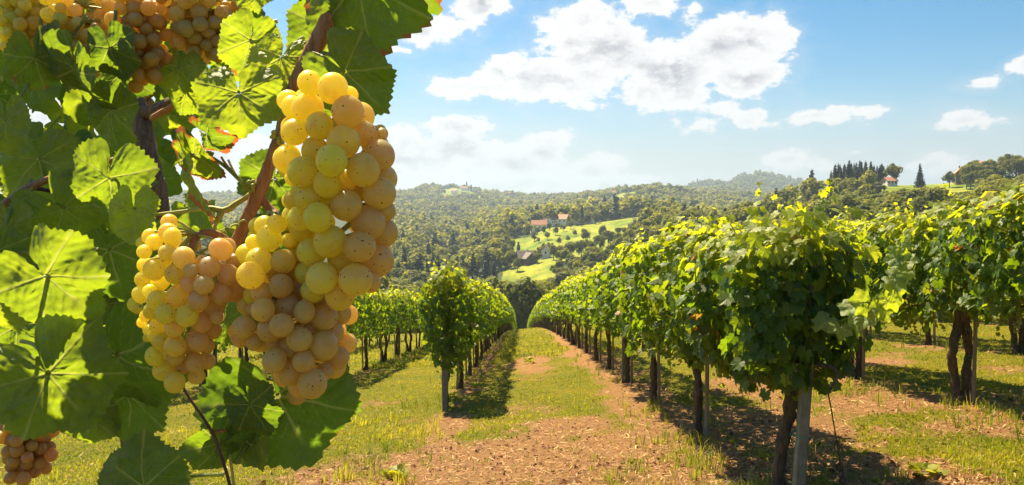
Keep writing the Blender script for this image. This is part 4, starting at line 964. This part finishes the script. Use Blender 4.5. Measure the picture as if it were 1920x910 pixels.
leaf(207, 332, .56, 105, 98, -24, 8, 42, .30, .0, .35, .18, 1.0, pet=(215, 298, .6), label='large leaf with silvery sheen on the red cane')
leaf(120, 392, .60, 100, 60, -48, -12, 43, .6, .0, .5, .1, 1.2, pet=(150, 350, .63))
leaf(72, 298, .66, 92, 75, 10, -10, 44, .35, .0, .2, .1, 1.05, pet=(85, 335, .66))
leaf(208, 208, .68, 88, 95, -8, 20, 45, .25, .0, .3, .15, .85, pet=(230, 190, .7))
leaf(140, 130, .66, 112, 104, -36, 28, 46, .22, .0, .5, .45, .85, pet=(160, 100, .7), label='folded silvery leaf hanging under the far bunches')
leaf(105, 100, .68, 95, 120, -40, 40, 47, .25, .05, .5, .4, .7)
leaf(66, 110, .68, 85, 100, -38, -30, 48, .3, .3, .5, .4, .7)
leaf(205, 90, .66, 72, 75, -20, 10, 49, .12, .0, .4, .2, .9)
leaf(225, 140, .78, 66, 80, 5, -10, 50, .12, .0, .3, .1, 1.1)
leaf(8, 225, .62, 75, 85, 5, 10, 51, .75, .0, .2, .1, .9)
leaf(35, 85, .72, 46, 85, 10, 0, 52, .95, .1, .2, .1, .9)
leaf(205, 468, .66, 120, 84, -15, -14, 53, .15, .0, .3, .15, 1.0)
leaf(20, 425, .58, 82, 80, -5, 20, 54, .7, .0, .2, .1, .85)
leaf(-5, 470, .56, 75, 88, -20, -10, 55, .3, .0, .2, .1, 1.0)
leaf(335, 128, .70, 62, 100, 5, 10, 56, .5, .05, .2, .1, 1.0)
leaf(350, 170, .72, 55, 60, -5, 10, 57, .5, .1, .2, .1, 1.0)
leaf(262, 590, .62, 62, 30, -5, 10, 58, .22, .0, .2, .1, 1.0)
leaf(425, 600, .60, 52, 75, 5, -10, 59, .32, .0, .2, .1, 1.1)
leaf(35, 610, .66, 85, 100, -10, 10, 60, .25, .0, .2, .1, 1.0)
leaf(15, 560, .60, 80, 85, -10, 10, 61, .7, .0, .2, .1, .9)
leaf(235, 395, .63, 60, 130, 0, 10, 62, .8, .0, .2, .1, .9)
leaf(575, 175, .62, 70, 60, 0, 10, 63, .25, .15, .2, .1, 1.0)
leaf(620, 60, .60, 100, 100, -8, -20, 64, .3, .2, .2, .1, 1.0)
leaf(60, 345, .70, 70, 120, 8, 10, 65, .85, .0, .2, .1, 1.0)
leaf(243, 738, .60, 105, 96, -8, 12, 67, .2, .0, .2, .1, 1.0)
leaf(160, 770, .60, 80, 95, -10, 10, 66, .5, .0, .2, .1, 1.0)

# canes
def cane(name, pts, rad, mat, seg=9, rough=.1, seed=1, label=None, n=6):
    g = Geo(); add_tube(g, np.array([at(*q) for q in pts]) - FO, rad, seg, rough, seed, n)
    ob = g.build(name, mat, fvine, True)
    if label: ob['label'] = label
    return ob
cane('cane', [(665, -60, .55), (625, 20, .55), (592, 85, .55), (563, 140, .55), (545, 175, .55), (528, 245, .545), (505, 310, .54), (485, 362, .54), (462, 412, .54), (437, 470, .545), (420, 540, .56), (410, 590, .58)],
     [.0066, .0064, .0060, .0056, .0048, .0042, .0042, .0050, .0041, .0041, .004, .0035], M_CANE, 12, .10, 1, 'thick reddish cane running down behind the bunches')
cane('cane', [(485, 365, .54), (500, 385, .542), (515, 402, .54), (520, 420, .53)], [.0035, .003, .003, .002], M_CANE, 9, .1, 2)
cane('cane', [(225, 90, .92), (245, 160, .90), (262, 220, .88), (280, 300, .86), (292, 370, .86), (303, 425, .87), (285, 510, .9), (245, 610, .95), (238, 740, 1.0), (262, 900, 1.0)], [.009, .010, .0105, .010, .0115, .0105, .011, .012, .014, .016], M_OLD, 12, .22, 3, 'old greyish woody arm at the left')
cane('cane', [(262, 215, .885), (300, 205, .86), (350, 178, .84), (420, 150, .82)], [.009, .0075, .0062, .005], M_OLD, 10, .2, 4)
cane('cane', [(285, 222, .80), (340, 190, .76), (392, 158, .74), (440, 120, .72)], [.003, .003, .003, .0025], M_CANE, 8, .15, 5)
cane('cane', [(-20, 402, .60), (30, 368, .60), (60, 350, .60), (95, 335, .60), (150, 320, .60), (218, 298, .60)], [.003, .003, .0032, .0026, .0022, .0018], M_CANE, 8, .1, 6, 'thin red cane crossing the left leaves')
cane('cane', [(60, 352, .60), (90, 358, .61), (130, 372, .62)], [.0018, .0015, .001], M_DARKSTEM, 6)
cane('stem', [(330, 700, .5), (352, 742, .5), (375, 775, .5), (398, 812, .5), (415, 855, .5), (432, 915, .5), (440, 960, .5)], [.0007, .0008, .0009, .0011, .0010, .0011, .0011], M_DARKSTEM, 7, .1, 7, 'thin dark stem under the left bunch')
cane('stem', [(500, 745, .53), (465, 740, .53), (440, 744, .53), (434, 768, .53), (430, 800, .53)], [.0012, .0013, .0014, .0010, .0008], M_GREENSTEM, 6)
cane('stem', [(395, 812, .5), (440, 800, .52), (480, 765, .54)], [.0012, .001, .001], M_CANE, 6)
cane('stem', [(430, 850, .52), (436, 890, .52), (440, 930, .52)], [.0010, .0011, .0012], M_GREENSTEM, 6)
cane('stem', [(270, 405, .56), (330, 398, .55), (395, 391, .545), (420, 395, .545), (450, 378, .545), (478, 358, .545)], [.0010, .0012, .0018, .0024, .0018, .0016], M_GREENSTEM, 8, .15, 8, 'pale green shoot branching from the cane node')
cane('stem', [(418, 395, .545), (405, 418, .54), (390, 445, .53)], [.0022, .0018, .0016], M_GREENSTEM, 8)
cane('stem', [(477, 355, .54), (455, 345, .535), (440, 325, .53), (428, 300, .525)], [.0016, .0012, .0009, .0008], M_GREENSTEM, 6)
cane('stem', [(474, 362, .54), (450, 338, .535), (425, 310, .53), (415, 295, .525)], [.0014, .001, .0009, .0008], M_CANE, 6)
r = rng(12); g = Geo()
for k in range(14):
    V, Q = SPH; c = at(470 + r.normal(0, 6), 352 + r.normal(0, 7), .535 + r.normal(0, .002)); g.add(V * r.uniform(.0009, .0022) + c - FO, Q)
g.build('bud', M_GREENSTEM, fvine, True); g = Geo()
for k in range(16):
    V, Q = SPH; c = at(524 + r.normal(0, 7), 262 + r.normal(0, 7), .535 + r.normal(0, .002)); g.add(V * r.uniform(.0009, .0022) + c - FO, Q)
g.build('bud', M_GREENSTEM, fvine, True)
for (x, y, Y, q) in ((592, 85, .55, .0068), (545, 178, .549, .0056), (505, 308, .54, .0050), (462, 412, .54, .0049), (612, 45, .55, .007), (60, 350, .60, .0037), (150, 320, .60, .0028), (292, 372, .86, .0125)):
    g = Geo(); g.add(SPH[0] * np.array([q, q, q * .55]) + at(x, y, Y) - FO, SPH[1]); g.build('node', M_OLD if Y > .8 else M_CANE, fvine, True)
for k, (x, y, Y, dx, dy) in enumerate(((150, 320, .595, 40, 70), (545, 178, .545, -60, -50), (462, 412, .535, -50, 30), (60, 350, .595, -30, 60), (430, 800, .53, 50, 30))):
    tt = np.linspace(0, 1, 26); w = 2 + 9 * tt ** 2; pts_ = [(x + dx * q + w_ * math.sin(q * 22), y + dy * q + w_ * math.cos(q * 22), Y - .01 * q) for q, w_ in zip(tt, w)]
    cane('tendril', pts_, list(np.linspace(.0009, .0004, 26)), M_GREENSTEM, 5, 0, 1, None, 2)
# the main trunk of this vine down to the ground
g = Geo(); p0 = at(260, 885, 1.0) - FO; add_tube(g, [p0, p0 * .7 + (0.02, 0, 0), p0 * .35 + (-.02, .02, 0), (0, 0, -.1)], [.017, .024, .03, .04], 12, .35, 9, 6); g.build('trunk', M_BARK, fvine, True)

# leaves filling the depth of the vine
POLY = [(-80, -120), (610, -120), (600, 10), (560, 30), (520, 60), (430, 110), (410, 200), (330, 250), (335, 330), (310, 385), (430, 395), (560, 400), (560, 560), (460, 600), (270, 610), (170, 690), (120, 830), (60, 800), (-80, 820)]
def inpoly(x, y, P_=POLY):
    ins = False; n = len(P_)
    for i in range(n):
        x1, y1 = P_[i]; x2, y2 = P_[(i + 1) % n]
        if (y1 > y) != (y2 > y) and x < (x2 - x1) * (y - y1) / (y2 - y1) + x1: ins = not ins
    return ins
r = rng(2024); placed = 0
holes = [(540, 22, 34), (313, 122, 16)]
def ok(x, y, m_=0): return inpoly(x, y) and all(math.hypot(x - a_, y - b_) > c_ + m_ for a_, b_, c_ in holes)
while placed < 44:
    x, y = r.uniform(-60, 600), r.uniform(-100, 800)
    if not ok(x, y, 30): continue
    Y = r.uniform(.95, 1.15); leaf(x, y - 20, Y, r.uniform(55, 85) / Y * .8, r.normal(90, 35), r.normal(-18, 22), r.normal(0, 25), 100 + placed, float(np.clip(r.normal(.35, .2), 0, 1)), .15 * (r.random() < .2), .3, .15, 1.0, lo=True)
    placed += 1
g = Geo(); k = 0
while k < 470:
    x, y = r.uniform(-110, 620), r.uniform(-230, 830); Y = r.uniform(1.08, 1.75)
    if y > -60 and not ok(x, y, 16): continue
    if 600 > x > 290 and 395 < y and r.random() < .2: continue
    leaf(x, y - 15, Y, r.uniform(50, 72) / Y * 1.05, r.normal(90, 40), r.normal(-20, 25), r.normal(0, 30), 200 + k % 37, float(np.clip(r.normal(.35, .2), 0, 1)), .15 * (r.random() < .15), .3, .15, 1.0, lo=True, geo=g); k += 1
inner = g.build('foliage', M_BIG, fvine, True); inner['kind'] = 'stuff'; inner['label'] = 'dim mass of leaves deep in the foreground vine'
# leaves added above the frame, out of view, to throw dappled shade
r = rng(31)
g = Geo()
for (x, y, Y, sz) in [(r.uniform(-350, 330), r.uniform(-560, -180), r.uniform(.75, 1.25), 110) for _ in range(20)]:
    leaf(x, y, Y, sz / Y * .7, r.normal(90, 40), r.normal(-30, 25), r.normal(0, 30), 300 + int(x) % 17, .3, 0, .3, .15, 1.0, lo=True, geo=g)
shade_leaves = g.build('foliage', M_BIG, fvine, True); shade_leaves['kind'] = 'stuff'; shade_leaves['label'] = 'unseen leaves added above the foreground vine for shade'

# ------------------------------------------------------------------ grapes
def grape_mat():
    m, t, o = material('grape_skin')
    oi = t.new('ShaderNodeObjectInfo'); tcn = t.new('ShaderNodeTexCoord')
    off = t.vmath('SCALE', (7.1, 3.3, 5.7)); t.link(t.math('MULTIPLY', oi.outputs['Random'], 9.0), off.node.inputs['Scale'])
    P_ = t.vmath('ADD', tcn.outputs['Object'], off)
    v = t.new('ShaderNodeTexVoronoi'); v.inputs['Scale'].default_value = 4.6; t.link(P_, v.inputs['Vector'])
    sc = t.new('ShaderNodeSeparateColor'); t.link(v.outputs['Color'], sc.inputs[0])
    rad = t.math('MULTIPLY_ADD', t.math('POWER', sc.outputs[0], 4.0), 0.24, .045)
    dot = t.mapr(t.math('SUBTRACT', v.outputs['Distance'], rad), 0.0, .035, 1.0, 0.0); dot = t.math('MULTIPLY', dot, t.mapr(sc.outputs[1], .42, .52))
    v2 = t.new('ShaderNodeTexVoronoi'); v2.inputs['Scale'].default_value = 8.0; t.link(P_, v2.inputs['Vector'])
    d2 = t.mapr(v2.outputs['Distance'], .05, .13, .6, 0.0); dot = t.math('MAXIMUM', dot, t.math('MULTIPLY', d2, t.mapr(t.noise(P_, 1.2, 2), .45, .6)))
    bl = t.noise(P_, 1.3, 5, .65); blm = t.mapr(bl, .40, .66, 0, .5)
    base = t.mix(blm, oi.outputs['Color'], t.mix(.5, oi.outputs['Color'], (0.86, 0.66, 0.48)))
    base = t.mix(t.mapr(t.noise(P_, .8, 3), .5, .75, 0, .4), base, (0.60, 0.33, 0.14))
    c = t.mix(dot, base, (0.16, 0.055, 0.02))
    p = t.new('ShaderNodeBsdfPrincipled'); t.link(c, p.inputs['Base Color'])
    p.inputs['Subsurface Weight'].default_value = 1.0; p.inputs['Subsurface Radius'].default_value = (1.0, .68, .13); p.inputs['Subsurface Scale'].default_value = 0.017
    p.subsurface_method = 'RANDOM_WALK'
    t.link(t.mapr(bl, .3, .7, .26, .46), p.inputs['Roughness']); p.inputs['Specular IOR Level'].default_value = .6
    b = t.new('ShaderNodeBump'); b.inputs['Strength'].default_value = .12; b.inputs['Distance'].default_value = .0006; t.link(t.noise(P_, 16, 4, .7), b.inputs['Height']); t.link(b.outputs[0], p.inputs['Normal'])
    tb_ = t.new('ShaderNodeBsdfTranslucent'); t.link(t.mix(.5, c, t.mix(dot, (1.0, .90, .22), (.3, .1, .02))), tb_.inputs[0]); mx = t.new('ShaderNodeMixShader'); mx.inputs[0].default_value = .50
    t.link(p.outputs[0], mx.inputs[1]); t.link(tb_.outputs[0], mx.inputs[2]); t.link(mx.outputs[0], o.inputs[0]); return m
M_GRAPE = grape_mat()
def sphere_mesh(nu=28, nv=18, elong=1.06):
    g = Geo(); th = np.linspace(0, np.pi, nv + 1); ph = np.linspace(0, 2 * np.pi, nu, endpoint=False)
    V = [(0, 0, elong)]
    for a_ in th[1:-1]:
        for b_ in ph: V.append((math.sin(a_) * math.cos(b_), math.sin(a_) * math.sin(b_), elong * math.cos(a_)))
    V.append((0, 0, -elong)); n = nu
    Q = [(1 + i * n + j, 1 + (i + 1) * n + j, 1 + (i + 1) * n + (j + 1) % n, 1 + i * n + (j + 1) % n) for i in range(nv - 2) for j in range(n)]
    g.add(V, Q); L = len(V) - 1
    g.F.setdefault(3, []).append(np.array([(0, 1 + j, 1 + (j + 1) % n) for j in range(n)] + [(L, L - n + (j + 1) % n, L - n + j) for j in range(n)]))
    return g.mesh('grape', M_GRAPE, True)
G_HI = sphere_mesh(); G_LO = sphere_mesh(16, 10)
def relax(P_, r_, it=60, w=(.25, 1.0, .25)):
    P_ = P_.copy(); w = np.array(w)
    for _ in range(it):
        d = P_[:, None] - P_[None]; dist = np.linalg.norm(d, axis=-1) + 1e-9; ov = (r_[:, None] + r_[None]) * .95 - dist; np.fill_diagonal(ov, 0); ov = np.clip(ov, 0, None)
        dirn = d / dist[..., None]; dirn[..., 1] = np.where(np.abs(dirn[..., 1]) < .15, .3 * np.sign(d[..., 1] + 1e-6), dirn[..., 1])
        P_ += (dirn * ov[..., None] * .35).sum(1) * w
    return P_
def build_bunch(name_label, P_, r_, colfn, stemtop, seed, mesh=None, group='ripe grape bunches'):
    c = P_.mean(0); o = empty('grape_bunch', stemtop); o0 = np.array(stemtop); r = rng(seed)
    tag(o, name_label, 'grape bunch', group)
    for i in range(len(P_)):
        gob = link('grape', mesh or G_HI, o, P_[i] - o0); k = r_[i]; gob.scale = (k * r.uniform(.94, 1.07), k * r.uniform(.92, 1.03), k * r.uniform(.94, 1.04))
        gob.rotation_euler = (r.normal(0, .5), r.normal(0, 1.3), r.uniform(0, 6.28)); gob.color = tuple(colfn(P_[i], r)) + (1,)
    g = Geo(); lo_ = P_[P_[:, 2].argmin()]; n = 7
    axis = [o0 * (1 - f_) + (np.array([c[0], c[1] + .004, lo_[2]]) * .6 + np.array([lo_[0], c[1] + .004, lo_[2]]) * .4) * f_ for f_ in np.linspace(0, .93, n)]
    axis = np.array(axis); 
    ii = np.linspace(0, 1, n); axis[:, 0] = o0[0] + (axis[-1, 0] - o0[0]) * ii ** .8; axis[1:, 1] = c[1] + .005
    add_tube(g, axis - o0, np.linspace(.0024, .0012, n), 7, .1, 1, 4)
    for i in range(0, len(P_)):
        j = int(np.clip(np.searchsorted(-axis[:, 2], -(P_[i][2] + .008)) - 0, 0, n - 1)); a_ = axis[j]
        add_tube(g, np.array([a_, (a_ + P_[i]) / 2 + (0, 0, .003), P_[i] + (0, 0, r_[i] * .6)]) - o0, [.0012, .0009, .0008], 5, 0, 0, 2)
    g.build('stalk', M_GREENSTEM, o, True); return o
def conv(lst, ox, oy, s): return [(ox + a_[0] / s, oy + a_[1] / s, a_[2] / s * 1.05, (a_[3] if len(a_) > 3 else 0)) for a_ in lst]
A = conv([(348, 135, 88), (478, 165, 108), (610, 190, 60, 1), (295, 260, 110), (190, 280, 82, 1), (585, 325, 115), (690, 350, 98, 1), (205, 465, 98), (395, 435, 104), (565, 515, 115), (750, 490, 92, 1), (345, 598, 106), (820, 620, 110),
          (160, 677, 102), (525, 690, 113), (730, 745, 116), (290, 780, 104), (195, 810, 62, 1), (600, 830, 75, 1), (480, 850, 98), (860, 780, 60, 1), (845, 480, 45, 1)], 500, 130, 3.956)
A += conv([(330, 125, 103), (205, 140, 72, 1), (585, 170, 113), (820, 110, 120), (260, 265, 98), (420, 275, 106), (250, 345, 98, 1), (735, 290, 117), (870, 230, 78, 1), (855, 385, 104, 1), (475, 440, 113), (332, 525, 106), (695, 470, 113),
           (530, 590, 100), (820, 590, 116, 1), (435, 715, 108), (300, 690, 86, 1), (665, 725, 120), (350, 800, 88, 1), (530, 840, 110), (780, 740, 70, 1), (460, 150, 60, 1), (270, 60, 80, 1), (650, 60, 90, 1)], 500, 340, 3.956)
B = conv([(265, 155, 75), (385, 125, 64), (305, 245, 90), (285, 350, 92), (165, 330, 75, 1), (205, 245, 50, 1), (433, 380, 78), (505, 270, 60, 1), (255, 470, 88), (370, 450, 70, 1), (270, 575, 73), (415, 570, 80), (500, 440, 80, 1),
          (435, 700, 94), (310, 720, 76), (590, 735, 75), (440, 825, 80), (695, 780, 88), (820, 760, 76, 1), (680, 665, 80, 1), (545, 580, 72, 1), (640, 600, 80, 1), (215, 620, 72, 1), (432, 235, 50)], 420, 390, 3.792)
B += conv([(140, 320, 90), (92, 405, 76, 1), (340, 330, 100), (280, 455, 82, 1), (215, 430, 64, 1), (575, 405, 98), (830, 365, 90, 1), (755, 470, 112), (490, 465, 90, 1), (380, 440, 80, 1), (380, 580, 92), (625, 585, 87), (500, 690, 103),
           (715, 735, 112), (570, 800, 90, 1), (925, 485, 76, 1), (850, 590, 95, 1), (660, 330, 64, 1), (790, 660, 70, 1), (125, 150, 66, 1), (200, 180, 60, 1)], 430, 540, 4.332)
C = conv([(370, 150, 86, 1), (433, 190, 90), (270, 235, 76, 1), (190, 325, 68), (393, 343, 83), (560, 395, 105), (145, 485, 80, 1), (265, 515, 104), (465, 560, 100), (655, 530, 70), (148, 620, 76, 1), (300, 640, 86, 1), (925, 310, 106),
          (815, 490, 102), (1065, 430, 76, 1), (1000, 570, 98), (1170, 590, 78, 1), (745, 430, 60, 1), (615, 660, 97), (800, 670, 92), (155, 740, 84, 1), (230, 730, 66), (308, 810, 98), (500, 765, 110), (930, 750, 100), (1065, 740, 98, 1), (715, 820, 100), (1160, 765, 80, 1)], 240, 410, 5.354)
C += conv([(390, 145, 92), (225, 120, 76), (165, 165, 52, 1), (145, 225, 46, 1), (295, 255, 85), (465, 295, 87), (585, 145, 103), (780, 90, 95, 1), (185, 300, 52, 1), (690, 230, 90, 1), (850, 170, 56, 1), (455, 410, 97), (255, 355, 62, 1),
           (650, 385, 100), (805, 300, 82, 1), (330, 430, 80), (285, 545, 86), (575, 470, 76, 1), (735, 450, 72, 1), (340, 660, 100), (440, 550, 80), (510, 650, 80, 1), (620, 605, 92), (740, 600, 76, 1), (460, 780, 100), (625, 735, 76, 1)], 240, 560, 5.054)
def layout(L, Y0, seed, depth=.85):
    r = rng(seed); L = np.array(L, float); ys, xs = L[:, 1], L[:, 0]; P_ = []; rr = []
    for (x, y, q, bk) in L:
        m_ = np.abs(ys - y) < 55; lo_, hi_ = (xs - L[:, 2])[m_].min(), (xs + L[:, 2])[m_].max(); w = max((hi_ - lo_) / 2, 30); xc = (lo_ + hi_) / 2
        f_ = math.sqrt(max(0, 1 - ((x - xc) / w) ** 2)); dp = -depth * w * f_ / F * Y0 + (q / F * Y0 * 1.15 if bk else 0)
        Y = Y0 + dp; P_.append(at(x, y, Y)); rr.append(q / F * Y)
    n0 = len(P_)
    for (x, y, q, bk) in L[::1]:     # the far side of the bunch
        if len(P_) >= 98: break
        if r.random() < .95: P_.append(at(x + r.normal(0, 11), y + r.normal(0, 14), Y0 + r.uniform(.006, .028))); rr.append(q / F * Y0 * .9)
    P_ = np.array(P_); rr = np.array(rr); P_[:, 1] += r.normal(0, .0008, len(P_))
    Q = relax(P_, rr, 80, (.10, 1.0, .10)); return Q, rr
def col_main(x_split, soft, tan=(0.88, 0.58, 0.27), yel=(1.0, 0.84, 0.10), ysp=None):  # ripeness varies; the yellow-to-tan split also paints lit and shaded sides
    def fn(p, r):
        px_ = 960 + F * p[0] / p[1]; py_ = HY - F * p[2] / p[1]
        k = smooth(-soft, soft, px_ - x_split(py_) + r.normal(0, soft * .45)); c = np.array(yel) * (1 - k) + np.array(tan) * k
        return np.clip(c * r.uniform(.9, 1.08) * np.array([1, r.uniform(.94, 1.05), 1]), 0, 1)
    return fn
PA, ra = layout(A, .475, 1); PBn, rb = layout(B, .49, 2); PCn, rc = layout(C, .50, 3)
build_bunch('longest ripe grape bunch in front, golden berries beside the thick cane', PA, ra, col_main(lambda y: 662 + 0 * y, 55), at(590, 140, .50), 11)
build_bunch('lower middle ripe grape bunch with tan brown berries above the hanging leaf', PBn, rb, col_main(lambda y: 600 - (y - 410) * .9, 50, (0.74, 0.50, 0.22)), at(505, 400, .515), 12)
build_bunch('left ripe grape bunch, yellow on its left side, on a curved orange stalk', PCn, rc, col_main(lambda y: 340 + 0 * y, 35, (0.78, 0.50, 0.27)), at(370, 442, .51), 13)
cane('stem', [(437, 462, .54), (418, 446, .53), (395, 437, .52), (375, 439, .51), (362, 455, .505), (355, 480, .5)], [.003, .0028, .0026, .0024, .0022, .002], M_CANE, 8, .1, 10, 'curved orange stalk holding the left bunch')
cane('stem', [(376, 438, .51), (352, 448, .505), (336, 470, .5)], [.0022, .0019, .0016], M_GREENSTEM, 8, .1, 10)
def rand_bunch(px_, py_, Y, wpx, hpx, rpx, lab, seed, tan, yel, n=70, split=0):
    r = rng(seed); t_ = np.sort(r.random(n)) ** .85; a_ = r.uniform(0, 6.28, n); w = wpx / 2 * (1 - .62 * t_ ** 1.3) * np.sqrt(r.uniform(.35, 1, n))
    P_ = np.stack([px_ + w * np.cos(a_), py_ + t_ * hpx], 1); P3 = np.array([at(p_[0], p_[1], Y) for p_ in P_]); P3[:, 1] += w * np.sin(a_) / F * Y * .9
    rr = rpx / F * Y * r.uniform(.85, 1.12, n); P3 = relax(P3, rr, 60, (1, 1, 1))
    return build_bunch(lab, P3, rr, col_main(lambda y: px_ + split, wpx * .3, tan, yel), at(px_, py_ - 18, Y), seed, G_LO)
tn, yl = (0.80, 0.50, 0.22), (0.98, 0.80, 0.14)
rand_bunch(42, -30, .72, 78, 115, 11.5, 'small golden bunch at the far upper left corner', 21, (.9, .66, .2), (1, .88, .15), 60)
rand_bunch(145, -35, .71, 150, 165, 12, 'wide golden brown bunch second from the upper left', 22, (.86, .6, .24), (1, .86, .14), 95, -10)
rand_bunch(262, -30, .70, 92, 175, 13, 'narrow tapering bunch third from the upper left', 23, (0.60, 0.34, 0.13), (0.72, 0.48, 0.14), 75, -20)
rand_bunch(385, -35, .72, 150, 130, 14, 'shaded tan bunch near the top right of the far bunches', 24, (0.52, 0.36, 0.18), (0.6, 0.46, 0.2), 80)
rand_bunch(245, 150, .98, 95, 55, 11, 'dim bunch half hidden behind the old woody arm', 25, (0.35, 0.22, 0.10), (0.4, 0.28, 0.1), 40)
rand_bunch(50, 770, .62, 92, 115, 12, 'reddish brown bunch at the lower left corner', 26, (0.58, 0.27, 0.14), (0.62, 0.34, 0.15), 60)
